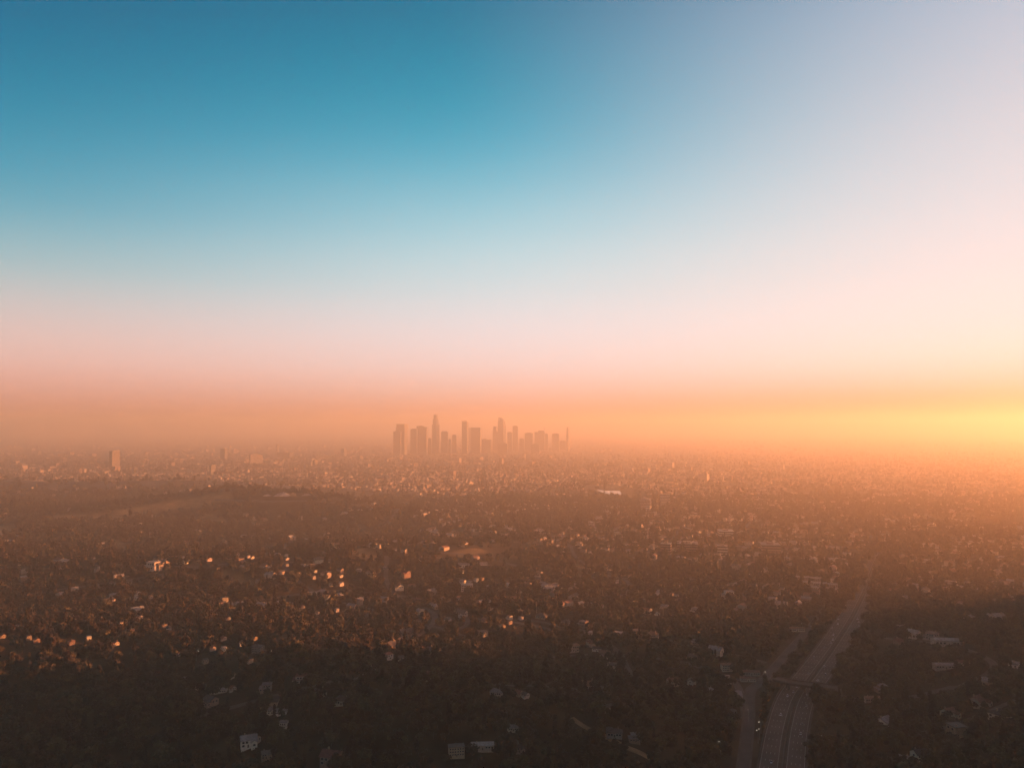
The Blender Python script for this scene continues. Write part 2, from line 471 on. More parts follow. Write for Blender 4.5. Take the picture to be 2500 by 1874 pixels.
# ------------------------------------------------------------------ freeway, roads, bridge
def ribbon(pts, o0, o1, zoff, step=1):
    """strip between two side offsets (to the right of travel) that follows the ground"""
    P = [np.array(p) for p in pts[::step]]
    mb = MB(); P_ = np.array(P, float)
    dr = np.vstack([P_[1] - P_[0], P_[2:] - P_[:-2], P_[-1] - P_[-2]]); dr /= np.hypot(dr[:, 0], dr[:, 1])[:, None]
    nr = np.stack([dr[:, 1], -dr[:, 0]], 1); a = P_ + nr * o0; b = P_ + nr * o1
    L0 = [(x, y, z + zoff) for (x, y), z in zip(a, H(a[:, 0], a[:, 1]))]; R0 = [(x, y, z + zoff) for (x, y), z in zip(b, H(b[:, 0], b[:, 1]))]
    for i in range(len(P) - 1):
        mb.face([R0[i], R0[i + 1], L0[i + 1], L0[i]])
    return mb
def wall_strip(pts, off, w, z0, z1, i0=0, i1=None):
    P = [np.array(p) for p in pts][i0:i1]
    mb = MB(); rows = []
    for i, p in enumerate(P):
        d = P[min(i + 1, len(P) - 1)] - P[max(i - 1, 0)]; d = d / np.hypot(*d)
        n = np.array([d[1], -d[0]]); a = p + n * (off - w / 2); b = p + n * (off + w / 2)
        z = float(H(p[0], p[1]))
        rows.append([(a[0], a[1], z + z0), (a[0], a[1], z + z1), (b[0], b[1], z + z1), (b[0], b[1], z + z0)])
    for r, s in zip(rows[:-1], rows[1:]):
        for k in range(3):
            mb.face([r[k], s[k], s[k + 1], r[k + 1]])
    return mb
fw = ribbon(FREEWAY, -18, 18, 0.25).build('freeway', 'verge'); tag(fw, kind='structure')
ribbon(FREEWAY, -15.8, -2.6, 0.35).build('carriageway', 'concrete', fw)
ribbon(FREEWAY, 2.6, 15.8, 0.35).build('carriageway', 'concrete', fw)
wall_strip(FREEWAY, 0, 0.8, 0.2, 1.3).build('median_barrier', 'concrete', fw)
wall_strip(FREEWAY, -16.8, 0.5, 0.2, 1.4).build('edge_barrier', 'concrete', fw)
wall_strip(FREEWAY, 16.8, 0.5, 0.2, 1.4).build('edge_barrier', 'concrete', fw)
for off in (-15.2, -3.2, 3.2, 15.2):
    ribbon(FREEWAY, off - 0.08, off + 0.08, 0.36).build('edge_line', 'paint', fw)
lane = MB()
FP = [np.array(p) for p in FREEWAY]
seglen = np.cumsum([0] + [np.hypot(*(b - a)) for a, b in zip(FP[:-1], FP[1:])])
def along(poly, cum, s):
    i = int(np.clip(np.searchsorted(cum, s) - 1, 0, len(poly) - 2))
    t = (s - cum[i]) / max(cum[i + 1] - cum[i], 1e-6)
    d = poly[i + 1] - poly[i]; d = d / np.hypot(*d)
    return poly[i] + (poly[i + 1] - poly[i]) * t, d
for off in (-12.2, -9.2, -6.2, 6.2, 9.2, 12.2):
    for s in np.arange(60, 900, 14.0):
        p, d = along(FP, seglen, s); n = np.array([d[1], -d[0]]); q = p + n * off
        a = q - d * 1.8; b = q + d * 1.8
        lane.face([(*(a + n * .1), .362), (*(b + n * .1), .362), (*(b - n * .1), .362), (*(a - n * .1), .362)])
tag(lane.build('lane_dashes', 'paint', fw), kind='stuff')
fr = ribbon(FRONTAGE, -3.8, 3.8, 0.27).build('frontage_road', 'asphalt'); tag(fr, kind='structure')
ribbon(FRONTAGE, -5.3, -3.8, 0.40).build('pavement', 'concrete', fr)
ribbon(FRONTAGE, 3.8, 5.3, 0.40).build('pavement', 'concrete', fr)
for sp in STREETS:
    so = ribbon(sp, -3.6, 3.6, 0.32).build('street', 'street'); tag(so, kind='structure')
for bl, hw_ in BOULEVARDS:
    bo = ribbon(bl, -hw_, hw_, 0.35).build('boulevard', 'street'); tag(bo, kind='structure')
# overpass: flat deck on piers across the cutting
CP = [np.array(p) for p in CROSS]
st0 = ribbon(CROSS, -4.5, 4.5, 0.30).build('cross_street', 'asphalt'); tag(st0, kind='structure')
ia = int(np.argmin([np.hypot(*(p - np.array(flat(1892, 1673)))) for p in CP])); ib = int(np.argmin([np.hypot(*(p - np.array(flat(2042, 1697)))) for p in CP]))
op = link('overpass_bridge', None, loc=(*CP[(ia + ib) // 2], 0))
tag(op, 'concrete road bridge crossing over the freeway', 'bridge')
def rel(mb, root):
    mb.v = [(v[0] - root.location.x, v[1] - root.location.y, v[2] - root.location.z) for v in mb.v]; return mb
def deck(pts, o0, o1, z0, z1):
    mb = MB(); rows = []
    for i, p in enumerate(pts):
        d = pts[min(i + 1, len(pts) - 1)] - pts[max(i - 1, 0)]; d = d / np.hypot(*d); n = np.array([d[1], -d[0]])
        a = p + n * o0; b = p + n * o1
        rows.append([(a[0], a[1], z0), (b[0], b[1], z0), (b[0], b[1], z1), (a[0], a[1], z1)])
    for r, s in zip(rows[:-1], rows[1:]):
        for k in range(4):
            mb.face([r[k], s[k], s[(k + 1) % 4], r[(k + 1) % 4]])
    mb.face(rows[0][::-1]); mb.face(rows[-1])
    return mb
BP = CP[ia:ib + 1]
rel(deck(BP, -6, 6, 5.6, 6.9), op).build('deck', 'concrete', op)
rel(deck(BP, -6.3, -5.9, 6.3, 7.9), op).build('parapet', 'concrete', op)
rel(deck(BP, 5.9, 6.3, 6.3, 7.9), op).build('parapet', 'concrete', op)
for k in (0.25, 0.5, 0.75):
    p = BP[int(k * (len(BP) - 1))]
    for e in (-3.2, 3.2):
        m = MB(); m.tube((p[0], p[1] + e, 0), (p[0], p[1] + e, 5.7), .8, .8, 8); rel(m, op).build('pier', 'concrete', op)
m = MB(); m.tube((CP[ia][0], CP[ia][1], 0), (CP[ia][0], CP[ia][1], 5.7), 5.5, 5.0, 10); rel(m, op).build('abutment', 'concrete', op)
m = MB(); m.tube((CP[ib][0], CP[ib][1], 0), (CP[ib][0], CP[ib][1], 5.7), 5.5, 5.0, 10); rel(m, op).build('abutment', 'concrete', op)
# dirt track on the dark knoll
TRACK = smooth_poly([ground_hit(*p) for p in [(1395, 1752), (1420, 1770), (1470, 1795), (1520, 1820), (1569, 1841), (1600, 1860)]])
tk = ribbon(TRACK, -2.6, 2.6, 0.35).build('dirt_track', 'dirt'); tag(tk, kind='structure')
# lake, seen as a bright sliver
lk = MB(); lp = [flat(*p) for p in [(1452, 1191), (1472, 1188), (1496, 1190), (1512, 1196), (1518, 1206), (1510, 1213), (1494, 1212), (1478, 1205), (1462, 1199)]]
lk.face([(x, y, 1.2) for x, y in lp][::-1]); lake = lk.build('lake', 'water'); tag(lake, kind='structure')
mm = lake.data
if mm.polygons[0].normal.z < 0: mm.flip_normals()

# ------------------------------------------------------------------ downtown towers
def tower_root(name, px, D, label, th=30.0):
    r = link(name, None, loc=((px - 1250) / FPX * D, D, 0), rz=-R(th))
    r['th'] = th
    tag(r, label, 'skyscraper', 'downtown skyline')
    return r
def zat(py, D): return CAM_H - (py - 1036.7) / FPX * D
def block(r, part, x0, x1, ptop, pbot, m, fr=0.07, parent=None, taper=1.0):
    D = r.location.y; th = R(r['th'])
    W = (x1 - x0) / FPX * D
    b = fr * W / math.sin(th); a = (1 - fr) * W / math.cos(th)
    cx = (0.5 * (x0 + x1) - 1250) / FPX * D - r.location.x
    z1 = zat(ptop, D); z0 = 0.0 if pbot is None else zat(pbot, D)
    lx, ly = cx * math.cos(th), cx * math.sin(th)
    mb = MB()
    p0 = [(lx - a / 2, ly - b / 2), (lx + a / 2, ly - b / 2), (lx + a / 2, ly + b / 2), (lx - a / 2, ly + b / 2)]
    p1 = [(lx - a / 2 * taper, ly - b / 2 * taper), (lx + a / 2 * taper, ly - b / 2 * taper), (lx + a / 2 * taper, ly + b / 2 * taper), (lx - a / 2 * taper, ly + b / 2 * taper)]
    mb.prism(p0, z0, z1, 0, p1)
    return mb.build(part, m, parent or r)
def penthouse(r, x0, x1, ptop, h=2.0, m='tower_dark'):
    c = 0.5 * (x0 + x1); w = (x1 - x0) * 0.3
    block(r, 'mechanical_penthouse', c - w, c + w, ptop - h, ptop + 0.05, m)
T = tower_root('skyscraper', 982, 6560, 'leftmost tall slab tower of the skyline with an orange-lit right side', 32)
block(T, 'shaft', 968, 996, 1035.5, None, 'tower_dark', .22); block(T, 'roof_edge', 967.6, 996.4, 1034.6, 1036, 'tower_dark', .22)
block(T, 'side_wing', 967, 970, 1042, None, 'tower_dark', .07)
T = tower_root('skyscraper', 970, 6440, 'lower slab tower standing before the leftmost tall tower', 32)
block(T, 'shaft', 960, 981, 1053, None, 'tower_dark', .07); penthouse(T, 960, 981, 1053, 1.6)
T = tower_root('skyscraper', 1010, 6600, 'lower left block joined to the wide dark flat-topped tower', 26)
block(T, 'shaft', 1002, 1020, 1047, None, 'tower_dark', .07); penthouse(T, 1002, 1020, 1047, 1.2)
T = tower_root('skyscraper', 1030, 6640, 'wide dark flat-topped tower left of the tallest stepped tower', 26)
block(T, 'shaft', 1016.5, 1045, 1041.6, None, 'tower_dark', .07); block(T, 'upper_storeys', 1017, 1037, 1039.4, 1041.7, 'tower_dark', .07); penthouse(T, 1020, 1034, 1039.4, .8)
T = tower_root('skyscraper', 1049, 6680, 'short block filling the gap left of the tallest stepped tower', 28)
block(T, 'shaft', 1045.5, 1054, 1070, None, 'tower_dark', .07); penthouse(T, 1046, 1053, 1070, 1.5)
# tallest: stepped, round-crowned
def ring(r, n, ph=0): return [(r * math.cos(2 * math.pi * (k + ph) / n), r * math.sin(2 * math.pi * (k + ph) / n)) for k in range(n)]
D = 6800; T = tower_root('skyscraper', 1064, D, 'tallest stepped tower of the skyline with a round crown', 20)
for part, hw, top, bot, mt, n in (('lower_shaft', 8.6, 1040, None, 'tower_dark', 12), ('upper_shaft', 7.3, 1022.5, 1040.1, 'tower_dark', 12), ('crown', 5.4, 1013.2, 1022.6, 'tower_dark', 16), ('crown_rim', 5.9, 1011.8, 1013.3, 'trim', 16)):
    mb = MB(); mb.prism(ring(hw / FPX * D, n, .5), 0 if bot is None else zat(bot, D), zat(top, D)); mb.build(part, mt, T)
for k in range(6):
    a = k * math.pi / 3; rr = 8.75 / FPX * D; mb = MB(); mb.box(rr * math.cos(a) - 3.5, rr * math.cos(a) + 3.5, rr * math.sin(a) - 3.5, rr * math.sin(a) + 3.5, 0, zat(1036, D)); mb.build('buttress', 'tower_dark', T)
T = tower_root('skyscraper', 1086, 6960, 'boxy mid-height tower just right of the tallest stepped tower')
block(T, 'shaft', 1077, 1094.6, 1054, None, 'tower_dark', .07); block(T, 'notched_crown', 1079, 1092.5, 1052.2, 1054.1, 'tower_dark', .07)
T = tower_root('skyscraper', 1098, 6880, 'short narrow block right of the boxy mid-height tower')
block(T, 'shaft', 1095, 1101.5, 1072, None, 'tower_dark', .07); penthouse(T, 1095, 1101.5, 1072, 1)
T = tower_root('skyscraper', 1109, 7120, 'short faint tower before the bright-topped tower')
block(T, 'shaft', 1104, 1115, 1061.5, None, 'tower_dark', .07); penthouse(T, 1104, 1115, 1061.5, 1.2)
T = tower_root('skyscraper', 1136, 6800, 'slim dark tower with a bright sunlit strip at its roof edge', 34)
block(T, 'shaft', 1127.7, 1144, 1029.5, None, 'tower_dark', .2); block(T, 'lit_parapet', 1127.4, 1144.3, 1027, 1029.6, 'wall_white', .2); penthouse(T, 1130, 1141, 1027, .7)  # white wall colour paints in the sun on the parapet
T = tower_root('skyscraper', 1163, 6880, 'broad flat-topped tower right of the bright-topped tower', 24)
block(T, 'shaft', 1149, 1174.4, 1044.2, None, 'tower_dark', .07); block(T, 'roof_edge', 1148.6, 1174.8, 1043.2, 1044.3, 'tower_dark', .07)
T = tower_root('skyscraper', 1146, 8620, 'thin shoulder block between the bright-topped and broad flat towers', 24)
block(T, 'shaft', 1143.5, 1149.5, 1044.6, None, 'tower_dark', .07); penthouse(T, 1144, 1149, 1044.6, .8)
T = tower_root('skyscraper', 1164, 6720, 'pale low block before the broad flat-topped tower', 28)
block(T, 'shaft', 1152, 1174, 1062.5, None, 'tower_dark', .07); penthouse(T, 1153, 1173, 1062.5, 1.0)
T = tower_root('skyscraper', 1186, 7120, 'low wide block in the skyline gap left of the curved tower')
block(T, 'shaft', 1176, 1200, 1072, None, 'tower_dark', .07); penthouse(T, 1177, 1190, 1072, 2)
T = tower_root('skyscraper', 1209, 7040, 'slanted-shoulder tower left of the curved spire tower')
block(T, 'shaft', 1203, 1216, 1052, None, 'tower_glass', .07); block(T, 'tapered_top', 1203.3, 1215.6, 1040.5, 1052.1, 'tower_glass', .25, taper=.8)
# curved sail-topped tower with a spire
D = 6960; T = tower_root('skyscraper', 1224.5, D, 'curved sail-topped tower with a thin spire on its roof', 24)
s = D / FPX
def slab(part, pts, hw, hole=None):
    """upright slab of outline pts (x, z), with a round opening through it when hole is given"""
    mb = MB(); n = len(pts)
    if hole is None:
        mb.v += [(x, -hw, z) for x, z in pts] + [(x, hw, z) for x, z in pts]
        mb.f += [tuple(range(n)), tuple(range(2 * n - 1, n - 1, -1))] + [(k + n, (k + 1) % n + n, (k + 1) % n, k) for k in range(n)]; mb.m += [0] * (n + 2)
    else:
        hx0, hz0, hr = hole; inn = []
        for x, z in pts:
            a = math.atan2(z - hz0, x - hx0); inn.append((hx0 + hr * math.cos(a), hz0 + hr * math.sin(a)))
        for k in range(n):
            a, b, c, e = pts[k], pts[(k + 1) % n], inn[(k + 1) % n], inn[k]
            mb.face([(a[0], -hw, a[1]), (b[0], -hw, b[1]), (c[0], -hw, c[1]), (e[0], -hw, e[1])]); mb.face([(e[0], hw, e[1]), (c[0], hw, c[1]), (b[0], hw, b[1]), (a[0], hw, a[1])])
            mb.face([(a[0], hw, a[1]), (b[0], hw, b[1]), (b[0], -hw, b[1]), (a[0], -hw, a[1])]); mb.face([(c[0], hw, c[1]), (e[0], hw, e[1]), (e[0], -hw, e[1]), (c[0], -hw, c[1])])
    return mb.build(part, 'tower_glass', T)
Z = lambda c: zat(c, D)
slab('shaft', [(-8.0 * s, 0), (8.6 * s, 0), (8.2 * s, Z(1062)), (7.6 * s, Z(1040)), (7.1 * s, Z(1028)), (-7.0 * s, Z(1028)), (-7.5 * s, Z(1045))], 22.0)
slab('sail_crown', [(0.6 * s, Z(1027.9)), (7.1 * s, Z(1027.9)), (5.5 * s, Z(1023.4)), (3.0 * s, Z(1021.2)), (0, Z(1019.8)), (-3.5 * s, Z(1018.9)), (-6.6 * s, Z(1019.2)), (-6.9 * s, Z(1023)), (-6.95 * s, Z(1027.9)), (-3.5 * s, Z(1027.9))], 16.0, (-3.6 * s, Z(1023.4), 2.0 * s))
mb = MB(); mb.tube((-6.6 * s, 0, zat(1020, D)), (-6.6 * s, 0, zat(1001, D)), 1.6, .5, 6); mb.build('spire', 'metal', T)
mb = MB(); mb.prism([(9.8 * s, -5), (10.9 * s, -5), (10.9 * s, 5), (9.8 * s, 5)], 0, zat(1040, D)); mb.build('glass_fin', 'tower_glass', T)
mb = MB(); mb.prism([(9.8 * s, -5), (10.9 * s, -5), (10.9 * s, 5), (9.8 * s, 5)], zat(1040.2, D), zat(1027, D), 0, [(8.0 * s, -5), (8.6 * s, -5), (8.6 * s, 5), (8.0 * s, 5)]); mb.build('fin_tip', 'tower_glass', T)
for x0, x1, top, D, lab, mt in ((1238.6, 1251, 1055, 7440, 'low block tucked right of the curved spire tower', 'tower_dark'), (1251.5, 1264.4, 1039.8, 7600, 'faint slab tower right of the curved spire tower', 'tower_dark'),
        (1281, 1301, 1057, 7680, 'faint broad tower with a slightly domed top', 'tower_dark'), (1330, 1337.5, 1059, 7920, 'narrow faint block between the two right-hand flat towers', 'tower_dark'),
        (1348, 1365, 1058.5, 7520, 'rightmost broad flat tower of the skyline', 'tower_dark'), (1268, 1280, 1071, 7360, 'short faint block left of the domed tower', 'tower_dark'), (1366, 1381, 1076, 7840, 'short faint block beside the slender right-hand tower', 'tower_dark'),
        (1215, 1240, 1082, 6640, 'low pale block before the curved spire tower', 'tower_dark'), (1296, 1318, 1084, 6800, 'low pale block before the right-hand towers', 'tower_dark')):
    T = tower_root('skyscraper', .5 * (x0 + x1), D, lab)
    block(T, 'shaft', x0, x1, top, None, mt, .07); penthouse(T, x0, x1, top, 1.2)
T = tower_root('skyscraper', 1317, 7760, 'faint stepped tower with a needle on its right corner')
block(T, 'shaft', 1305, 1330, 1054, None, 'tower_dark', .07); block(T, 'stepped_top', 1314, 1328, 1050.3, 1054.1, 'tower_dark', .07); block(T, 'needle', 1327.8, 1329, 1042, 1054.1, 'metal', .4)
T = tower_root('skyscraper', 1386, 7440, 'slender isolated tower at the right end of the skyline', 34)
block(T, 'shaft', 1382.2, 1390.4, 1060, None, 'tower_glass', .4); block(T, 'tapered_shaft', 1382.6, 1390, 1044, 1060.1, 'tower_glass', .4, taper=.86); block(T, 'lit_crown', 1384.5, 1389.8, 1041, 1044.1, 'wall_white', .5)  # crown coloured white to stand for its sunlit top

# ------------------------------------------------------------------ mid-rise buildings in the flat city
def midrise(x0, x1, top, base, label, mt='office', fr=.4, th=35, floors=True, cat='building', name='office_building', roof='roof_pale'):
    gx_, gy_ = ground_hit(.5 * (x0 + x1), base); D = gy_
    r = link(name, None, loc=(gx_, gy_, float(H(gx_, gy_)) - 1.0), rz=-R(th)); r['th'] = th
    W = (x1 - x0) / FPX * D; Ht = (base - top) / FPX * D + 1
    b = max(fr * W / math.sin(R(th)), 8); a = max((1 - fr) * W / math.cos(R(th)), 8)
    mb = MB(); mb.box(-a / 2, a / 2, -b / 2, b / 2, 0, Ht); mb.build('wall', mt, r)
    mb = MB(); mb.box(-a / 2 - .4, a / 2 + .4, -b / 2 - .4, b / 2 + .4, Ht - .1, Ht + .9); rf = mb.build('roof', roof, r)
    mb = MB(); mb.box(-a / 5, a / 6, -b / 5, b / 5, Ht + .85, Ht + 3.6); mb.build('penthouse', 'wall_tan', rf)
    if floors:
        n = max(2, int(Ht / 4.5))
        for k in range(n):
            z = (k + .55) * Ht / n
            mb = MB(); mb.box(-a / 2 - .25, a / 2 + .25, -b / 2 - .25, b / 2 + .25, z, z + Ht / n * .38); mb.build('window_band', 'glass', r)
    tag(r, label, cat, 'buildings on the hazy plain')
    return r
MIDR = [
    (267, 290, 1101, 1147, 'tall lone office tower with an orange-lit right side on the left plain', 'office', .48, 38),
    (191, 200, 1145, 1160, 'small orange-lit block left of the tall lone office tower', 'wall_tan', .7, 50),
    (438, 446, 1120, 1131, 'tiny orange-lit block midway between the lone tower and the square building', 'wall_tan', .6, 50),
    (538, 554, 1095, 1121, 'dark block on the plain left of the square orange building', 'tower_dark', .2, 25),
    (609, 640, 1109, 1132, 'broad square building glowing orange on the plain', 'wall', .8, 60),
    (674, 681, 1085, 1106, 'slim pale tower behind the wide dark slab on the plain', 'wall', .5, 45),
    (676, 716, 1104, 1116, 'wide dark slab building right of the square orange one', 'tower_dark', .15, 20),
    (511, 525, 1136, 1158, 'pale building below the dark block on the plain', 'office', .5, 40),
    (757, 762, 1127, 1140, 'thin pale block right of the wide dark slab', 'wall', .5, 45),
    (1007, 1021, 1131, 1142, 'low orange-lit building at the foot of the left skyline towers', 'wall', .75, 58),
    (764, 776, 1124, 1134, 'low tan block on the plain between slab and downtown', 'wall_tan', .5, 40),
    (832, 846, 1096, 1112, 'faint block between the plain and the leftmost towers', 'office', .3, 30),
    (783, 800, 1152, 1160, 'low pale warehouse beneath the downtown haze', 'wall', .3, 30),
    (1611, 1636, 1207, 1236, 'striped mid-rise with horizontal window bands in the orange haze', 'wall', .1, 12),
    (1563, 1591, 1220, 1245, 'dome-roofed mid-rise left of the striped mid-rise', 'wall', .15, 14),
    (1576, 1589, 1237, 1252, 'small pale block in front of the dome-roofed mid-rise', 'wall_white', .3, 20),
    (1485, 1508, 1239, 1246, 'long low pale building below the lake', 'wall_white', .1, 10),
    (1675, 1703, 1253, 1262, 'long low hall with curved roof in the right haze', 'wall', .1, 8),
    (1685, 1732, 1274, 1282, 'long low warehouse in the right haze', 'wall', .1, 6),
    (1752, 1790, 1295, 1310, 'wide two-tier store building in the right haze', 'wall', .1, 6),
    (1612, 1640, 1327, 1350, 'apartment block with dark trees before it right of centre', 'wall_tan', .2, 20),
    (1650, 1706, 1325, 1341, 'long pale apartment row right of centre', 'wall_tan', .15, 12),
    (1750, 1778, 1332, 1357, 'pinkish church-like block beside the golden palm trunk', 'wall', .2, 16),
    (1855, 1905, 1328, 1352, 'broad apartment block in the orange mid-distance', 'wall_tan', .15, 10),
]
for x0, x1, tp, bs, lab, mt, frc, th in MIDR:
    r = midrise(x0, x1, tp, bs, lab, mt, frc, th)
    if 'dome' in lab:
        W = (x1 - x0) / FPX * r.location.y; mb = MB()
        for k in range(5):
            a0, a1 = k * math.pi / 10, (k + 1) * math.pi / 10
            mb.prism([(W * .42 * math.cos(a0) * math.cos(t), W * .3 * math.cos(a0) * math.sin(t)) for t in np.linspace(0, 2 * math.pi, 16, endpoint=False)], 0, 1, 0,
                     [(W * .42 * math.cos(a1) * math.cos(t), W * .3 * math.cos(a1) * math.sin(t)) for t in np.linspace(0, 2 * math.pi, 16, endpoint=False)])
            z0, z1 = W * .16 * math.sin(a0), W * .16 * math.sin(a1); Ht = (bs - tp) / FPX * r.location.y + 1.8
            for q in range(32): v = mb.v[-32 + q]; mb.v[-32 + q] = (v[0], v[1], Ht + (z0 if q < 16 else z1))
        mb.build('dome', 'roof_pale', r)
# pale angular mound on the wooded hill
mx_, my_ = ground_hit(690, 1209)
mr_ = link('pale_mound', None, loc=(mx_, my_, float(H(mx_, my_)) - 1))
tag(mr_, 'pale angular earth mound half lit orange on the wooded left hill', 'mound')
def heap(w, d, h, ox, oy, n, seed):
    rr = random.Random(seed); mb = MB(); base = []; 
    for k in range(n):
        a = 2 * math.pi * k / n; q = rr.uniform(.8, 1.15); base.append((ox + w / 2 * q * math.cos(a), oy + d / 2 * q * math.sin(a), 0))
    mid = [(ox + (b[0] - ox) * rr.uniform(.45, .7), oy + (b[1] - oy) * rr.uniform(.45, .7), h * rr.uniform(.45, .8)) for b in base]
    top = (ox + w * .06, oy, h)
    for k in range(n):
        mb.face([base[k], base[(k + 1) % n], mid[(k + 1) % n], mid[k]]); mb.face([mid[k], mid[(k + 1) % n], top])
    return mb
heap(56, 46, 11, 0, 0, 8, 21).build('main_heap', 'rock', mr_)
heap(24, 22, 5, -42, -4, 7, 5).build('side_heap', 'rock', mr_)
heap(22, 20, 10, 30, -6, 8, 6).build('side_heap', 'dirt', mr_)
heap(40, 24, 5, 66, 6, 9, 8).build('outlying_heap', 'rock', mr_)

# ------------------------------------------------------------------ houses
def win(parent, x, y, z, w, h, axis_, sgn):
    key = (w, h)
    if key not in WIN:
        mb = MB(); f = .12
        mb.box(-w / 2 - f, w / 2 + f, -.06, .0, -f, h + f, 1); mb.box(-w / 2, w / 2, -.09, -.06, 0, h, 0)
        WIN[key] = mb.mesh('window'); [WIN[key].materials.append(M[k]) for k in ('glass', 'trim')]
    o = link('window', WIN[key], None, parent, loc=(x, y, z))
    o.rotation_euler = (0, 0, {('y', -1): 0, ('x', 1): math.pi / 2, ('y', 1): math.pi, ('x', -1): -math.pi / 2}[(axis_, sgn)])
WIN = {}
def gable(mb, x0, x1, y0, y1, z, h, ov=.6, th=.3):
    ym = (y0 + y1) / 2; s = h / (ym - y0); zo = z - ov * s
    for a, b in ((y0 - ov, ym), (y1 + ov, ym)):
        za, zb = zo, z + h
        q = [(x0 - ov, a, za), (x1 + ov, a, za), (x1 + ov, b, zb), (x0 - ov, b, zb)]
        if a > b: q = q[::-1]
        t = [(v[0], v[1], v[2] + th) for v in q]
        mb.face(t); mb.face(q[::-1])
        for k in range(4): mb.face([q[k], q[(k + 1) % 4], t[(k + 1) % 4], t[k]])
def hip(mb, x0, x1, y0, y1, z, h, ov=.6):
    a = (x0 - ov, y0 - ov, z); b = (x1 + ov, y0 - ov, z); c = (x1 + ov, y1 + ov, z); d = (x0 - ov, y1 + ov, z)
    ym = (y0 + y1) / 2; e = (x0 + (y1 - y0) / 2, ym, z + h); f = (x1 - (y1 - y0) / 2, ym, z + h)
    lo = lambda p: (p[0], p[1], p[2] - .3)
    for q in ((a, b, f, e), (b, c, f), (c, d, e, f), (d, a, e), (lo(a), lo(b), b, a), (lo(b), lo(c), c, b), (lo(c), lo(d), d, c), (lo(d), lo(a), a, d), (lo(d), lo(c), lo(b), lo(a))): mb.face(q)
def house_proto(kind, wm, rm):
    r = bpy.data.objects.new('house', None); COL.objects.link(r)
    mb = MB(); rf = MB()
    if kind == 'gable':
        mb.box(-6, 6, -4.5, 4.5, -4, 5.2); mb.box(1.5, 6, -8, -4.5, -4, 4.4)
        for x in (-6, 6):
            q = [(x, -4.5, 5.2), (x, 4.5, 5.2), (x, 0, 7.9)]; mb.face(q if x > 0 else q[::-1])
        mb.face([(1.5, -8, 4.4), (6, -8, 4.4), (3.75, -8, 6.0)])
        gable(rf, -6, 6, -4.5, 4.5, 5.2, 2.7)
        g2 = MB(); gable(g2, -8.3, -3.6, -2.25, 2.25, 4.4, 1.6)
        i = len(rf.v); rf.v += [(3.75 - y, x, z) for x, y, z in g2.v]; rf.f += [tuple(i + k for k in f) for f in g2.f]; rf.m += [0] * len(g2.f)
        wins = [(-4.2, -4.5, 3, 'y', -1), (-1.6, -4.5, 3, 'y', -1), (-4.2, -4.5, .6, 'y', -1), (3.75, -8, 1.6, 'y', -1), (6, -1.5, 3, 'x', 1), (6, 2, 3, 'x', 1), (6, -6.3, 1.6, 'x', 1), (-6, 0, 3, 'x', -1)]
        door = (-.6, -4.5); ch = (-3, 1.5, 5, 9)
    elif kind == 'hip':
        mb.box(-7, 7, -4.5, 4.5, -4, 3.6); mb.box(-7, -2, 4.5, 8, -4, 3.6)
        hip(rf, -7, 7, -4.5, 4.5, 3.6, 2.4); hip(rf, -7, -2, 3.4, 8, 3.55, 1.6)
        wins = [(-4.8, -4.5, 1.1, 'y', -1), (-2.2, -4.5, 1.1, 'y', -1), (2.5, -4.5, 1.1, 'y', -1), (5, -4.5, 1.1, 'y', -1), (7, -2, 1.1, 'x', 1), (7, 2, 1.1, 'x', 1), (-7, 0, 1.1, 'x', -1)]
        door = (0.2, -4.5); ch = (3.5, 1.0, 3.5, 7.2)
    elif kind == 'flat':
        mb.box(-6.5, 6.5, -5, 5, -5, 3.4); mb.box(-3.5, 6.5, -4, 5, 3.4, 6.8)
        rf.box(-6.9, -3.5, -5.4, 5.4, 3.4, 3.8); rf.box(-3.9, 6.9, -4.6, 5.4, 6.8, 7.25); rf.box(-3.5, 6.9, -5.4, -4, 3.4, 3.75)
        wins = [(-4.6, -5, .9, 'y', -1), (-1.2, -5, .9, 'y', -1), (3.8, -5, .9, 'y', -1), (-1, -4, 4.3, 'y', -1), (1.6, -4, 4.3, 'y', -1), (4.2, -4, 4.3, 'y', -1), (6.5, -2, 4.3, 'x', 1), (6.5, 2, 4.3, 'x', 1), (6.5, 0, .9, 'x', 1)]
        door = (1.4, -5); ch = (4, 3, 7, 8.4)
    elif kind == 'apt':
        mb.box(-9, 9, -5, 5, -4, 9.6); rf.box(-9.4, 9.4, -5.4, 5.4, 9.6, 10.3); rf.box(-2, 1, -1, 2, 10.3, 12)
        wins = [(x, -5, z, 'y', -1) for z in (1.0, 4.1, 7.2) for x in (-7.2, -4.4, -1.6, 1.6, 4.4, 7.2)] + [(9, y, z, 'x', 1) for z in (1.0, 4.1, 7.2) for y in (-2.6, 2.6)]
        door = (0, -5); ch = None
    else:  # long low hall
        mb.box(-12, 12, -5, 5, -3, 4.2); gable(rf, -12, 12, -5, 5, 4.2, 1.3, .4)
        for x in (-12, 12):
            q = [(x, -5, 4.2), (x, 5, 4.2), (x, 0, 5.5)]; mb.face(q if x > 0 else q[::-1])
        wins = [(x, -5, 1.4, 'y', -1) for x in (-10, -7, -4, 4, 7, 10)] + [(12, 0, 1.4, 'x', 1)]
        door = (0, -5); ch = (-6, 1.4, 4.6, 6.6)
    mb.build('wall', wm, r); ro = rf.build('roof', rm, r)
    if ch:
        c = MB(); c.box(ch[0] - .5, ch[0] + .5, ch[1] - .5, ch[1] + .5, ch[2] - .6, ch[3]); c.build('chimney', 'wall_tan', ro)
    for x, y, z, a, s in wins: win(r, x, y, z, 1.7, 1.5, a, s)
    d = MB(); d.box(door[0] - .55, door[0] + .55, door[1] - .07, door[1], -.2, 2.0); d.build('door', 'bark', r)
    return r
PROTO = {}
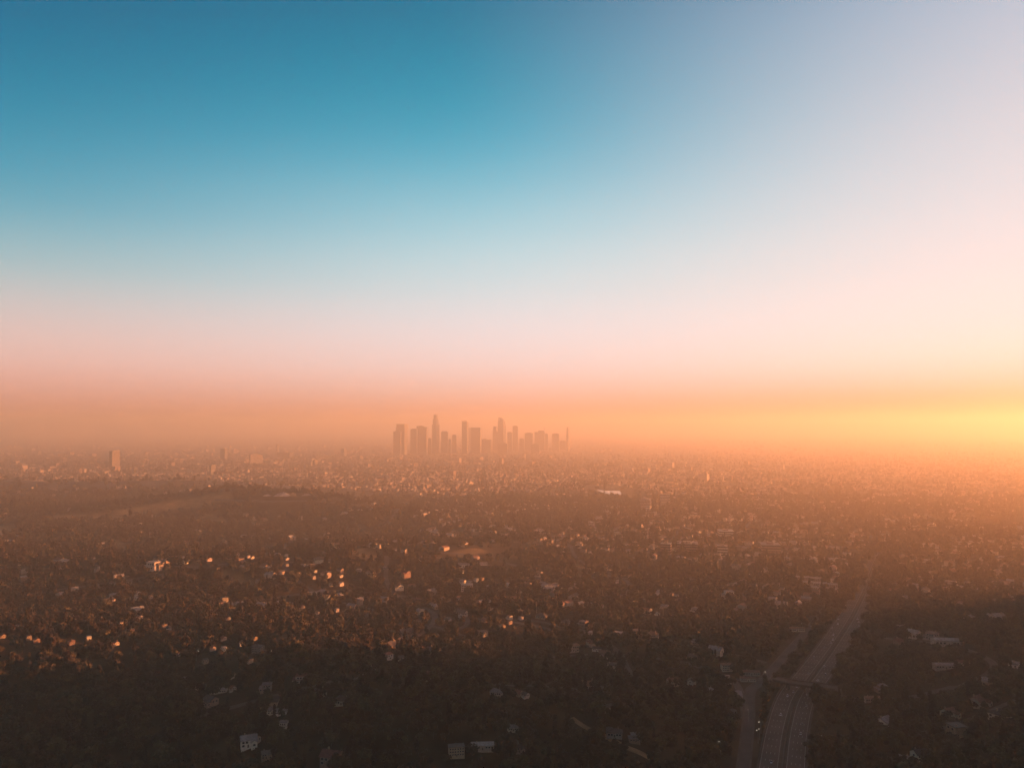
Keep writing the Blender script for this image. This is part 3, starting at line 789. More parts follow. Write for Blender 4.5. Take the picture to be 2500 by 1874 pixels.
HOUSES = []     # x, y, radius, lit
def house(px, py, wpx, kind, wm, rm, rot, lit, label, group=None, name='house', cat='house', xy=None):
    if xy is None:
        x, y = ground_hit(px, py)
    else:
        x, y = xy
    z = float(H(x, y)); dist = math.sqrt(x * x + y * y + (CAM_H - z) ** 2)
    nominal = {'gable': 12, 'hip': 14, 'flat': 13, 'apt': 18, 'hall': 24}[kind]
    sc = min(max(wpx / FPX * dist / (nominal * 1.12), .6), 2.6)
    if lit: sc *= .78
    k = (kind, wm, rm)
    if k not in PROTO:
        o = PROTO[k] = house_proto(*k)
    else:
        o = copy_tree(PROTO[k])
    o.name = name
    o.location = (x, y, z + .8); o.rotation_euler = (0, 0, R(rot)); o.scale = (sc, sc, sc if kind != 'hall' else min(sc, 1.6))
    for q in list(o.keys()): del o[q]
    tag(o, label, cat, group)
    HOUSES.append((x, y, nominal * sc * .5, lit))
    return o
W_, T_, C_ = 'wall_white', 'wall_tan', 'wall'
HL = [
 # px, base py, width px, kind, wall, roof, rotation, sunlit, label
 (372, 1389, 32, 'flat', W_, 'roof_pale', -20, 0, 'large pale house at the left end of the ridge row'),
 (396, 1386, 28, 'gable', C_, 'roof', -30, 0, 'pale gabled house second from the left end of the ridge row'),
 (366, 1377, 10, 'gable', C_, 'roof', -48, 1, 'small orange-lit house just behind the left end of the ridge row'),
 (447, 1375, 26, 'flat', W_, 'roof_pale', -15, 0, 'white flat-roofed house alone in the ridge row'),
 (484, 1369, 10, 'hip', T_, 'roof', -40, 1, 'dim small house between white and golden ridge houses'),
 (511, 1369, 16, 'gable', W_, 'roof_tile', -48, 1, 'golden gabled house in the middle of the ridge row'),
 (555, 1364, 19, 'hip', C_, 'roof_pale', 10, 0, 'pale hip-roofed house left of the golden ridge pair'),
 (577, 1359, 20, 'flat', C_, 'roof', -50, 1, 'flat house with orange right wall on the ridge'),
 (606, 1361, 12, 'flat', W_, 'roof_pale', -50, 1, 'bright golden house, left of the touching pair on the ridge'),
 (616, 1363, 11, 'gable', W_, 'roof_tile', -42, 1, 'bright golden house, right of the touching pair on the ridge'),
 (632, 1357, 8, 'gable', W_, 'roof_tile', -50, 1, 'tiny golden house right of the touching ridge pair'),
 (654, 1356, 16, 'hip', T_, 'roof', -30, 0, 'dim hip-roofed house near the right end of the ridge row'),
 (699, 1358, 11, 'flat', W_, 'roof_pale', -52, 1, 'golden flat house at the right end of the ridge row'),
 (701, 1366, 9, 'gable', W_, 'roof', -45, 1, 'small pale-gold house just below the right end ridge house'),
 (700, 1382, 7, 'flat', C_, 'roof', -50, 1, 'small orange house on the slope below the ridge end'),
 (655, 1395, 28, 'hip', C_, 'roof_pale', 15, 0, 'wide grey-roofed house below the right half of the ridge row'),
 (727, 1403, 8, 'flat', W_, 'roof', -50, 1, 'lone golden house on the slope right of the ridge row'),
 (703, 1418, 16, 'gable', C_, 'roof_tile', 25, 0, 'pinkish house below the lone golden slope house'),
 (384, 1460, 13, 'flat', W_, 'roof_pale', -52, 1, 'very bright golden house on the left slope below the ridge'),
 (368, 1460, 8, 'gable', C_, 'roof_tile', -40, 1, 'small dull orange house left of the very bright slope house'),
 (337, 1452, 17, 'gable', W_, 'roof', -46, 1, 'house with a thin gold-lit eave on the left slope'),
 (327, 1463, 16, 'hip', C_, 'roof_pale', 0, 0, 'grey house just below the gold-eaved house'),
 (247, 1523, 26, 'gable', C_, 'roof_tile', -44, 1, 'broad orange-edged house on the far left slope'),
 (297, 1526, 17, 'flat', W_, 'roof', -55, 1, 'low house with a gold strip wall on the far left slope'),
 (272, 1530, 10, 'gable', T_, 'roof', -40, 1, 'small dim house between two orange houses at far left'),
 (341, 1511, 18, 'gable', W_, 'roof_tile', -45, 1, 'orange house right of the gold strip house'),
 (318, 1544, 24, 'hip', C_, 'roof_tile', -45, 1, 'wide low orange house below the gold strip house'),
 (41, 1542, 30, 'hip', W_, 'roof_pale', 5, 0, 'pale roofed house near the left picture edge'),
 (70, 1560, 11, 'flat', T_, 'roof', -52, 1, 'tall orange house near the left picture edge'),
 (8, 1557, 9, 'gable', T_, 'roof_tile', -45, 1, 'small orange house cut by the left picture edge'),
 (90, 1567, 16, 'gable', T_, 'roof', -40, 1, 'dim house right of the tall orange edge house'),
 (216, 1561, 11, 'flat', W_, 'roof_pale', -54, 1, 'single bright yellow house in the dark left quarter'),
 (173, 1572, 22, 'hip', T_, 'roof_tile', -42, 1, 'dull orange house left of the single bright yellow house'),
 (284, 1575, 9, 'gable', C_, 'roof_tile', -46, 1, 'small orange house right of the single bright yellow house'),
 (517, 1482, 18, 'hip', C_, 'roof_pale', 8, 0, 'leftmost pale house of the cluster under the grass strip'),
 (539, 1477, 15, 'gable', T_, 'roof_tile', -40, 1, 'reddish gabled house of the cluster under the grass strip'),
 (560, 1482, 24, 'hip', C_, 'roof_pale', -15, 0, 'wide pale house in the cluster under the grass strip'),
 (585, 1482, 20, 'gable', C_, 'roof_pale', 35, 0, 'rightmost pale house of the cluster under the grass strip'),
 (435, 1495, 14, 'gable', C_, 'roof_tile', -45, 1, 'pinkish gold house left of the grass strip cluster'),
 (714, 1492, 8, 'flat', W_, 'roof', -52, 1, 'small golden house right of the broad grey roofs'),
 (738, 1484, 10, 'gable', C_, 'roof_tile', -45, 1, 'second small golden house right of the broad grey roofs'),
 (680, 1476, 22, 'hip', C_, 'roof_pale', 10, 0, 'broad grey roof, left of two, on the mid-left slope'),
 (702, 1477, 18, 'hall', C_, 'roof_pale', 0, 0, 'broad grey roof, right of two, on the mid-left slope'),
 (557, 1512, 12, 'gable', C_, 'roof_tile', -45, 1, 'small orange gable below the grass strip cluster'),
 (402, 1531, 15, 'gable', T_, 'roof_tile', -42, 1, 'reddish house above a gold-edged long roof at left'),
 (412, 1537, 24, 'hall', W_, 'roof', -62, 1, 'long low house with a gold-edged wall at left'),
 (546, 1588, 12, 'flat', W_, 'roof_pale', -54, 1, 'tall box house with a glowing orange wall'),
 (520, 1587, 10, 'gable', C_, 'roof_tile', -48, 1, 'small glowing house left of the tall orange box house'),
 (546, 1562, 17, 'gable', C_, 'roof_tile', -44, 1, 'striped orange house above the tall orange box house'),
 (592, 1574, 11, 'gable', W_, 'roof', -46, 1, 'gold-arched small house right of the tall orange box house'),
 (621, 1562, 14, 'gable', T_, 'roof', -44, 1, 'dim orange gable on the dark slope at left of centre'),
 (434, 1602, 15, 'gable', W_, 'roof_tile', -38, 1, 'bright house with slanting gold gable in the dark left'),
 (609, 1617, 21, 'flat', C_, 'roof', -48, 1, 'two-storey house with gold-framed right wall in the dark'),
 (630, 1592, 20, 'apt', C_, 'roof', -20, 0, 'grey columned building behind the gold-framed house'),
 (655, 1594, 12, 'gable', W_, 'roof_tile', -46, 1, 'small house with an orange arch right of the gold-framed one'),
 (501, 1618, 7, 'flat', T_, 'roof', -50, 1, 'thin dim orange house left of the gold-framed one'),
 (571, 1654, 15, 'gable', C_, 'roof_tile', -44, 1, 'small orange house below the gold-framed one'),
 (515, 1720, 38, 'gable', T_, 'roof', -35, 1, 'large tan gabled house in the dark lower left'),
 (568, 1685, 10, 'gable', C_, 'roof_tile', -45, 1, 'tiny reddish house above the large tan one'),
 (534, 1690, 28, 'hall', C_, 'roof_pale', 5, 0, 'low grey house above the large tan one'),
 (449, 1664, 17, 'hip', C_, 'roof_pale', -15, 0, 'faint grey roof in the dark lower left'),
 (490, 1680, 18, 'hip', C_, 'roof', 12, 0, 'dark hip roof left of the low grey house'),
 (769, 1397, 7, 'flat', W_, 'roof', -52, 1, 'upper of two golden specks left of centre'),
 (766, 1412, 8, 'flat', W_, 'roof_pale', -54, 1, 'lower brighter of two golden specks left of centre'),
 (833, 1408, 6, 'gable', W_, 'roof', -48, 1, 'tiny golden speck house above the pale gold gable'),
 (833, 1428, 15, 'gable', W_, 'roof_pale', -44, 1, 'pale gold gabled house left of centre'),
 (808, 1430, 7, 'gable', C_, 'roof', -40, 1, 'small dim house left of the pale gold gable'),
 (822, 1492, 11, 'flat', W_, 'roof_pale', -56, 1, 'brightest white-gold house left of the picture centre'),
 (774, 1499, 12, 'gable', C_, 'roof_tile', -42, 1, 'pale leaning gable left of the brightest white-gold house'),
 (760, 1451, 28, 'hall', C_, 'roof_pale', 8, 0, 'broad grey flat roof, left half, left of centre'),
 (788, 1450, 26, 'hip', C_, 'roof_pale', -6, 0, 'broad grey flat roof, right half, left of centre'),
 (1058, 1477, 14, 'hip', W_, 'roof_pale', 30, 0, 'lowest of the three stepped white roofs at centre'),
 (1067, 1471, 13, 'hip', W_, 'roof_pale', 30, 0, 'middle of the three stepped white roofs at centre'),
 (1077, 1464, 11, 'hip', W_, 'roof_pale', 30, 0, 'highest of the three stepped white roofs at centre'),
 (989, 1407, 30, 'gable', T_, 'roof_tile', -35, 1, 'brown gabled house left of the white striped building'),
 (942, 1389, 14, 'hip', C_, 'roof_pale', 5, 0, 'small pale roof in the mid-distance left of centre'),
 (876, 1394, 12, 'hip', C_, 'roof_pale', -8, 0, 'pale roof above the pale gold gabled house'),
 (1130, 1425, 20, 'gable', W_, 'roof_pale', -35, 1, 'pale gable with a lit roof behind the white striped building'),
 (1140, 1442, 30, 'apt', W_, 'roof_pale', 2, 0, 'white three-storey building with window rows at centre'),
 (1128, 1398, 7, 'flat', W_, 'roof', -54, 1, 'orange speck house above the white three-storey building'),
 (1162, 1419, 16, 'flat', W_, 'roof_pale', -50, 1, 'white-roofed house with an orange end wall at centre'),
 (1177, 1415, 8, 'gable', T_, 'roof_tile', -40, 1, 'small reddish house right of the orange end-wall house'),
 (1132, 1384, 40, 'hall', W_, 'roof_pale', 0, 0, 'long thin white roof above the white three-storey building'),
 (1177, 1378, 27, 'hall', W_, 'roof_pale', 6, 0, 'second long thin white roof, right and higher'),
 (1246, 1436, 22, 'gable', C_, 'roof_pale', 20, 0, 'pale L-shaped house right of centre'),
 (1340, 1446, 25, 'gable', W_, 'roof_pale', 25, 0, 'pale gable-fronted house right of centre'),
 (1321, 1469, 12, 'gable', C_, 'roof', -45, 1, 'yellow-lit small house below the pale gable-fronted one'),
 (1193, 1470, 13, 'gable', C_, 'roof_tile', -42, 1, 'orange gabled house below the white three-storey building'),
 (1223, 1462, 14, 'hip', C_, 'roof_pale', 10, 0, 'grey roof right of the orange gabled house'),
 (1198, 1491, 12, 'gable', C_, 'roof_tile', -35, 1, 'dim reddish house below the orange gabled house'),
 (1265, 1498, 26, 'hip', C_, 'roof_tile', -10, 0, 'large red hip roof right of centre'),
 (1243, 1511, 19, 'flat', W_, 'roof_tile', -50, 1, 'orange-windowed house under the red hip roof'),
 (1271, 1512, 8, 'flat', W_, 'roof', -56, 1, 'slim gold-framed house right of the orange-windowed one'),
 (1244, 1522, 11, 'gable', C_, 'roof_tile', -44, 1, 'gold-eaved cottage below the orange-windowed house'),
 (1226, 1531, 20, 'hip', T_, 'roof_tile', -40, 1, 'gold-edged low roof left of the cottage'),
 (1183, 1517, 17, 'gable', C_, 'roof_tile', -30, 1, 'dim pinkish gable left of the orange-windowed house'),
 (1178, 1552, 28, 'flat', C_, 'roof', -42, 1, 'grey-tan house with a gold corner above the dark wood'),
 (1108, 1538, 22, 'hip', T_, 'roof', 12, 0, 'brown hip roof left of the grey-tan house'),
 (1317, 1404, 20, 'gable', C_, 'roof_tile', -42, 1, 'orange roofed house beside the golden palms'),
 (1290, 1415, 13, 'gable', T_, 'roof_tile', -40, 1, 'red-orange house left of the golden palms'),
 (947, 1608, 30, 'flat', W_, 'roof_tile', -50, 1, 'tall brightly orange-lit house at the edge of the dark wood'),
 (975, 1614, 20, 'gable', C_, 'roof', 20, 0, 'grey house at the foot of the tall orange-lit one'),
 (1035, 1604, 8, 'flat', W_, 'roof', -54, 1, 'lone gold speck house in the dark centre'),
 (1058, 1603, 34, 'gable', T_, 'roof', -25, 0, 'dim tan house right of the lone gold speck'),
 (1196, 1660, 24, 'gable', W_, 'roof', 15, 0, 'pale house with dark windows in the dark wood'),
 (1212, 1696, 30, 'hip', C_, 'roof_pale', -15, 0, 'grey house below the pale one in the dark wood'),
 (1283, 1702, 6, 'gable', W_, 'roof', -50, 1, 'gold speck cottage on the dark slope'),
 (1266, 1697, 18, 'gable', T_, 'roof_tile', -35, 1, 'dull orange house left of the gold speck cottage'),
 (1252, 1783, 20, 'hip', C_, 'roof_pale', 8, 0, 'small grey roof above the cream house at the bottom'),
 (1178, 1828, 56, 'hall', C_, 'roof_pale', 4, 0, 'long grey building at the bottom centre'),
 (1268, 1834, 26, 'gable', 'wall', 'roof', 5, 0, 'cream two-storey house with dark windows at the bottom centre'),
 (1252, 1829, 14, 'flat', C_, 'roof', 5, 0, 'small annexe left of the cream two-storey house'),
 (1114, 1844, 20, 'apt', T_, 'roof', 10, 0, 'dark reddish block left of the long grey building'),
 (607, 1820, 36, 'gable', W_, 'roof_pale', 22, 0, 'large pale house in the bottom left'),
 (622, 1812, 16, 'gable', C_, 'roof_tile', -30, 0, 'tan wing behind the large pale bottom house'),
 (663, 1741, 20, 'gable', C_, 'roof_pale', 25, 0, 'upper left house of the pale group at lower left'),
 (687, 1743, 13, 'hip', W_, 'roof_pale', 5, 0, 'upper right house of the pale group at lower left'),
 (689, 1777, 17, 'flat', C_, 'roof_pale', 0, 0, 'lowest house of the pale group at lower left'),
 (779, 1698, 36, 'hip', C_, 'roof', 18, 0, 'dim hip roof in the dark left of centre'),
 (837, 1718, 38, 'hip', C_, 'roof', -12, 0, 'wide dim roof in the dark centre'),
 (810, 1864, 46, 'gable', T_, 'roof_tile', -15, 0, 'tan house cut by the bottom picture edge'),
 (651, 1850, 24, 'gable', T_, 'roof', 20, 0, 'dim reddish house right of the large pale bottom house'),
 (1697, 1497, 30, 'flat', W_, 'roof_pale', -46, 1, 'grey house with a gold-framed right end, right of centre'),
 (1777, 1458, 27, 'flat', W_, 'roof_pale', 3, 0, 'thin white flat roof right of centre'),
 (1651, 1432, 17, 'hip', W_, 'roof_pale', 8, 0, 'pale hip roof right of centre in the mid-distance'),
 (1741, 1434, 27, 'hip', T_, 'roof_tile', -5, 0, 'tan hip roof right of the pale hip roof'),
 (1603, 1501, 8, 'gable', W_, 'roof', 90, 0, 'tiny pale A-frame gable right of centre'),
 (1862, 1526, 8, 'gable', T_, 'roof_tile', -45, 1, 'small orange house left of the freeway'),
 (1945, 1540, 36, 'hall', C_, 'roof_tile', -4, 0, 'long red-brown roof left of the freeway'),
 (1445, 1559, 29, 'flat', C_, 'roof_pale', -15, 0, 'pale flat-roofed house above the dirt track slope'),
 (1698, 1572, 18, 'flat', T_, 'roof_pale', 0, 0, 'small square yellowish house right of centre'),
 (1774, 1637, 23, 'apt', C_, 'roof_tile', 8, 0, 'pinkish block with dark windows near the frontage road'),
 (1770, 1668, 15, 'apt', C_, 'roof_pale', 8, 0, 'small pale block below the pinkish one'),
 (1834, 1647, 40, 'hall', C_, 'roof_tile', -6, 0, 'wide pink-roofed hall beside the frontage road'),
 (1826, 1662, 28, 'hall', C_, 'roof_tile', -6, 0, 'lower wing in front of the wide pink-roofed hall'),
 (1804, 1702, 34, 'hall', C_, 'roof_pale', 78, 0, 'long grey roof running along the frontage road'),
 (1790, 1748, 34, 'hall', C_, 'roof', 76, 0, 'second darker long roof along the frontage road'),
 (1642, 1672, 25, 'gable', C_, 'roof_tile', 12, 0, 'dim reddish house left of the frontage road'),
 (1686, 1670, 13, 'gable', W_, 'roof', 70, 0, 'narrow pale house left of the frontage road'),
 (1731, 1689, 17, 'hip', C_, 'roof_pale', 15, 0, 'small grey roof left of the long frontage roofs'),
 (1548, 1808, 25, 'flat', T_, 'roof_pale', 4, 0, 'tan flat-roofed house beside the dirt track'),
 (1500, 1796, 38, 'hip', C_, 'roof', -8, 0, 'olive grey roof above the dirt track'),
 (1484, 1735, 18, 'gable', C_, 'roof', 20, 0, 'faint house above the upper end of the dirt track'),
 (2306, 1631, 46, 'hall', C_, 'roof_pale', -3, 0, 'long pale roof at right of the freeway'),
 (2354, 1623, 24, 'hip', C_, 'roof_tile', 4, 0, 'red hip roof right of the long pale roof'),
 (2151, 1688, 25, 'flat', T_, 'roof_pale', 5, 0, 'tan flat roof right of the overpass'),
 (2130, 1711, 40, 'hall', C_, 'roof_tile', 2, 0, 'dull long roof below the tan flat roof'),
 (2160, 1776, 34, 'gable', W_, 'roof_pale', 40, 0, 'pale L-roofed house right of the lower freeway'),
 (2270, 1810, 30, 'hall', C_, 'roof_tile', -28, 0, 'house with a thin pinkish roof at lower right'),
 (2209, 1858, 27, 'hip', T_, 'roof_pale', -5, 0, 'tan roof at the bottom right'),
 (2246, 1854, 32, 'gable', C_, 'roof', 15, 0, 'grey gabled house right of the bottom tan roof'),
 (2086, 1716, 15, 'hip', C_, 'roof_pale', 8, 0, 'small grey roof just right of the freeway bridge'),
 (2312, 1574, 62, 'hall', C_, 'roof_pale', -6, 0, 'very long faint roof in the right haze'),
 (2204, 1536, 22, 'hip', T_, 'roof_pale', 5, 0, 'faint tan roof right of the freeway bend'),
]
for h in HL:
    house(*h)
# rows of parallel roofs beyond the freeway bend
ORD = ['first', 'second', 'third', 'fourth', 'fifth', 'sixth', 'seventh', 'eighth', 'ninth', 'tenth', 'eleventh', 'twelfth', '13th', '14th', '15th', '16th', '17th', '18th', '19th', '20th', '21st', '22nd', '23rd', '24th', '25th', '26th', '27th', '28th', '29th', '30th']
for i in range(9):
    house(1958 + (i % 3) * 34 + (i // 3) * 10, 1414 + (i // 3) * 12 + (i % 3) * 3, 32, 'hall', C_, 'roof_pale', -12, 0, f'{ORD[i % 3]} shed from the left in the {("back", "middle", "front")[i // 3]} row left of the freeway bend', 'rows of sheds at the freeway bend', 'shed_row', 'building')
# further houses, half hidden among the trees
LM = [(372, 1389, 'the ridge row'), (655, 1395, 'the wide grey-roofed ridge house'), (384, 1460, 'the very bright slope house'), (247, 1523, 'the broad orange-edged house'), (41, 1542, 'the left picture edge'), (216, 1561, 'the single bright yellow house'),
      (560, 1482, 'the grass strip cluster'), (690, 1476, 'the broad grey roofs'), (412, 1537, 'the long gold-edged house'), (546, 1588, 'the tall orange box house'), (609, 1617, 'the gold-framed house'), (515, 1720, 'the large tan gabled house'),
      (822, 1492, 'the brightest white-gold house'), (774, 1450, 'the flat grey roof pair'), (1067, 1471, 'the three stepped white roofs'), (989, 1407, 'the brown gabled house'), (1140, 1442, 'the white three-storey building'), (1246, 1436, 'the pale L-shaped house'),
      (1340, 1446, 'the pale gable-fronted house'), (1265, 1498, 'the large red hip roof'), (1178, 1552, 'the grey-tan gold-cornered house'), (947, 1608, 'the tall orange-lit house'), (1196, 1660, 'the pale dark-windowed house'), (1178, 1828, 'the long bottom building'),
      (1268, 1834, 'the cream two-storey house'), (607, 1820, 'the large pale bottom house'), (680, 1755, 'the pale lower-left group'), (837, 1718, 'the wide dim central roof'), (810, 1864, 'the tan bottom-edge house'), (1697, 1497, 'the gold-framed grey house'),
      (1777, 1458, 'the thin white flat roof'), (1445, 1559, 'the pale house above the track'), (1774, 1637, 'the pinkish block'), (1804, 1702, 'the long frontage roofs'), (1642, 1672, 'the dim reddish house'), (1548, 1808, 'the tan house beside the track'),
      (1484, 1735, 'the faint house above the track'), (2306, 1631, 'the long pale right-hand roof'), (2151, 1688, 'the tan flat roof'), (2160, 1776, 'the pale L-roofed house'), (2270, 1810, 'the thin pinkish roof'), (2220, 1856, 'the bottom tan roof'), (2312, 1574, 'the very long faint roof'),
      (1909, 1870, 'the lower freeway'), (1966, 1690, 'the freeway bridge'), (1500, 1815, 'the dirt track'), (2440, 1840, 'the bottom right corner'), (60, 1840, 'the bottom left corner'), (300, 1700, 'the empty dark lower left'), (2060, 1530, 'the freeway bend'), (1600, 1338, 'the apartment rows'), (1000, 1740, 'the empty dark centre')]
LMXY = [(*ground_hit(u, v), n) for u, v, n in LM]
def beside(x, y):
    """which landmark the point is nearest to and on which side of it, as seen from the camera"""
    k = min(range(len(LMXY)), key=lambda q: (LMXY[q][0] - x) ** 2 + ((LMXY[q][1] - y) * .6) ** 2)
    a, b, n = LMXY[k]; dx, dy = x - a, (y - b) * .6
    side = ('right of' if dx > 0 else 'left of') if abs(dx) > abs(dy) else ('behind' if dy > 0 else 'in front of')
    return n, side, math.hypot(x - a, y - b)
RANK = {}
def ranked(items):
    """items: (object, noun phrase, x, y, category, group) -> one label each, told apart by nearness to a landmark"""
    by = {}
    for it in items:
        n, side, dd = beside(it[2], it[3]); by.setdefault((it[1], side, n), []).append((dd, it))
    for (noun, side, n), lst in by.items():
        lst.sort(key=lambda q: q[0])
        for r, (dd, it) in enumerate(lst):
            pre = '' if len(lst) == 1 else ('nearest ' if r == 0 else f'{ORD[min(r, 29)]} nearest ')
            tag(it[0], f'{pre}{noun} {side} {n}', it[4], it[5])
KIND = {'gable': 'gabled', 'hip': 'hip-roofed', 'flat': 'flat-roofed'}
WALLN = {'wall': 'cream', 'wall_white': 'white', 'wall_tan': 'tan'}
FILL = []
fill = 0; tries = 0
while len(HOUSES) < 300 and tries < 6000:
    tries += 1
    spl = STREETS[int(rng.integers(0, len(STREETS)))]; k = int(rng.integers(1, len(spl) - 1)); dv_ = np.array(spl[k + 1]) - np.array(spl[k - 1]); dv_ /= np.hypot(*dv_)
    sd_ = 1 if rng.random() < .5 else -1; q_ = np.array(spl[k]) + np.array([dv_[1], -dv_[0]]) * sd_ * rng.uniform(13, 17)
    x, y = float(q_[0]), float(q_[1])
    if abs(x) > .68 * y or y < 590: continue
    u, v = 1250 + FPX * x / y, 1300
    hrot = math.degrees(math.atan2(dv_[1], dv_[0])) + (0 if sd_ < 0 else 180) + rng.normal(0, 6)
    if float(seg_dist(np.array(x), np.array(y), FREEWAY)[0]) < 45 or float(seg_dist(np.array(x), np.array(y), FRONTAGE)[0]) < 18 or float(seg_dist(np.array(x), np.array(y), CROSS)[0]) < 16: continue
    if float(grass_mask(np.array(x), np.array(y))) > .1: continue
    if any((x - a) ** 2 + (y - b) ** 2 < (r + 12) ** 2 for a, b, r, _ in HOUSES): continue
    kd = rng.choice(['gable', 'hip', 'hip', 'flat']); wm = rng.choice(['wall', 'wall', 'wall_white', 'wall_tan']); rm = rng.choice(['roof', 'roof', 'roof_tile', 'roof_pale'])
    d = math.hypot(x, y)
    noun = f'{WALLN[wm]} {KIND[kd]} house'
    o = house(u, v, rng.uniform(10, 16) / d * FPX, str(kd), str(wm), str(rm), float(hrot), 0, 'house', xy=(x, y))
    FILL.append((o, noun, x, y, 'house', 'houses half hidden among the trees'))
ranked(FILL)

# far houses beyond those: too many to tell apart
def scatter_boxes(name, pts, w, h, rot, mats, label, cat, roofs=True):
    mb = MB()
    zs = H(np.array([p[0] for p in pts]), np.array([p[1] for p in pts]))
    for (x, y), ww, hh, a, z in zip(pts, w, h, rot, zs):
        z = float(z); ca, sa = math.cos(a), math.sin(a); dd = ww * rng.uniform(.5, .9); mi = int(rng.integers(0, 3))
        P = [(-ww / 2, -dd / 2), (ww / 2, -dd / 2), (ww / 2, dd / 2), (-ww / 2, dd / 2)]
        P = [(x + p * ca - q * sa, y + p * sa + q * ca) for p, q in P]
        i = len(mb.v); mb.v += [(*p, z - 2) for p in P] + [(*p, z + hh) for p in P]
        for k in range(4): mb.f.append((i + k, i + (k + 1) % 4, i + 4 + (k + 1) % 4, i + 4 + k)); mb.m.append(mi)
        rmi = 3 + int(rng.integers(0, 3))
        if roofs:
            j = len(mb.v); rh = hh + ww * .16
            a1 = ((P[0][0] + P[3][0]) / 2, (P[0][1] + P[3][1]) / 2, z + rh); b1 = ((P[1][0] + P[2][0]) / 2, (P[1][1] + P[2][1]) / 2, z + rh)
            mb.v += [a1, b1]
            for f in ((i + 4, i + 5, j + 1, j), (i + 6, i + 7, j, j + 1)): mb.f.append(f); mb.m.append(rmi)
            for f in ((i + 5, i + 6, j + 1), (i + 7, i + 4, j)): mb.f.append(f); mb.m.append(mi)
        else:
            mb.f.append((i + 4, i + 5, i + 6, i + 7)); mb.m.append(rmi)
    o = mb.build(name, mats); tag(o, label, cat, kind='stuff'); return o
n = 11500
fy = 1060 + 3400 * rng.random(n) ** .8; fx = (rng.random(n) - .5) * 1.42 * fy
hillm = H(fx, fy)
keep = (vnoise(fx / 160, fy / 160, 21) > -.35) & (hillm < 34) & (grass_mask(fx, fy) < .05) & (seg_dist(fx, fy, FREEWAY)[0] > 40) & (seg_dist(fx, fy, FRONTAGE)[0] > 16)
keep &= ~((fx < -250) & (fy > 1350) & (fy < 2900) & (rng.random(n) < .8))
for a, b, r_, _ in HOUSES: keep &= (fx - a) ** 2 + (fy - b) ** 2 > (r_ + 9) ** 2
for sp in STREETS: keep &= seg_dist(fx, fy, sp[::2])[0] > 11
keep &= ~((fx < 0) & (fy < 1500) & (rng.random(n) < .6))
for bl, hw_ in BOULEVARDS: keep &= seg_dist(fx, fy, bl[::8] + bl[-1:])[0] > hw_ + 7
keep &= ~((np.abs(fx - 385) < 90) & (np.abs(fy - 2920) < 260))
fx, fy = fx[keep], fy[keep]; FARH = (fx, fy)
scatter_boxes('distant_houses', list(zip(fx, fy)), rng.uniform(8, 17, len(fx)), rng.uniform(3.5, 7, len(fx)), np.where(rng.random(len(fx)) < .6, -.6, .95) + rng.normal(0, .12, len(fx)) + (rng.random(len(fx)) < .5) * 0,
              ['wall', 'wall', 'wall_tan', 'roof', 'roof_tile', 'roof_pale'], 'countless small houses between trees fading into the haze', 'houses')
n = 4200
cy = 3300 + 9000 * rng.random(n) ** .75; cx = (rng.random(n) - .5) * 1.42 * cy
a = .55; gu = np.round((cx * math.cos(a) + cy * math.sin(a)) / 46) * 46 + rng.normal(0, 6, n); gv = np.round((-cx * math.sin(a) + cy * math.cos(a)) / 92) * 92 + rng.normal(0, 15, n)
cx, cy = gu * math.cos(a) - gv * math.sin(a), gu * math.sin(a) + gv * math.cos(a)
ck = (cy > 3200)
for bl, hw_ in BOULEVARDS: ck &= seg_dist(cx, cy, bl[::8] + bl[-1:])[0] > hw_ + 14
ck &= (cy > 3200) & (H(cx, cy) < 15) & ~((np.abs(cx - 400) < 120) & (cy < 3400))
cx, cy = cx[ck], cy[ck]
scatter_boxes('distant_city', list(zip(cx, cy)), rng.uniform(12, 44, len(cx)), 3.5 + 8 * rng.random(len(cx)) ** 3 + 26 * rng.random(len(cx)) ** 14, np.full(len(cx), a - 1.15), ['wall', 'wall_tan', 'wall_tan', 'roof', 'roof', 'roof_pale'],
              'low city blocks spread over the hazy plain', 'city blocks', roofs=False)

# ------------------------------------------------------------------ trees
def crown_mesh(name, seed, lobes, nq, q0, q1, mt):
    rr = random.Random(seed); mb = MB()
    for _ in range(nq):
        cx_, cy_, cz_, rx, rz = rr.choice(lobes)
        while True:
            p = Vector((rr.uniform(-1, 1), rr.uniform(-1, 1), rr.uniform(-1, 1)))
            if .35 < p.length < 1: break
        if p.length < .75: p = p.normalized() * rr.uniform(.72, 1)
        c = Vector((cx_ + p.x * rx, cy_ + p.y * rx, cz_ + p.z * rz))
        nn = (p + Vector((rr.gauss(0, .5), rr.gauss(0, .5), rr.gauss(0, .5) + .25))).normalized()
        u = nn.orthogonal().normalized(); u.rotate(Matrix.Rotation(rr.uniform(0, 6.28), 3, nn)); w = nn.cross(u); s = rr.uniform(q0, q1)
        mb.face([c - u * s * .5 - w * s * .35, c + u * s * .45 - w * s * .5, c + u * s * .5 + w * s * .4, c - u * s * .4 + w * s * .5])
    me = mb.mesh(name); me.materials.append(M[mt]); return me
def trunk_mesh(seed, h, r, spread):
    rr = random.Random(seed); mb = MB(); mb.tube((0, 0, -1.5), (0, 0, h * .55), r, r * .7, 6)
    for k in range(5):
        a = rr.uniform(0, 6.28); z = h * rr.uniform(.35, .55)
        mb.tube((0, 0, z), (spread * math.cos(a), spread * math.sin(a), z + h * .35), r * .5, r * .15, 5)
    me = mb.mesh('trunk'); me.materials.append(M['bark']); return me
TREES = []
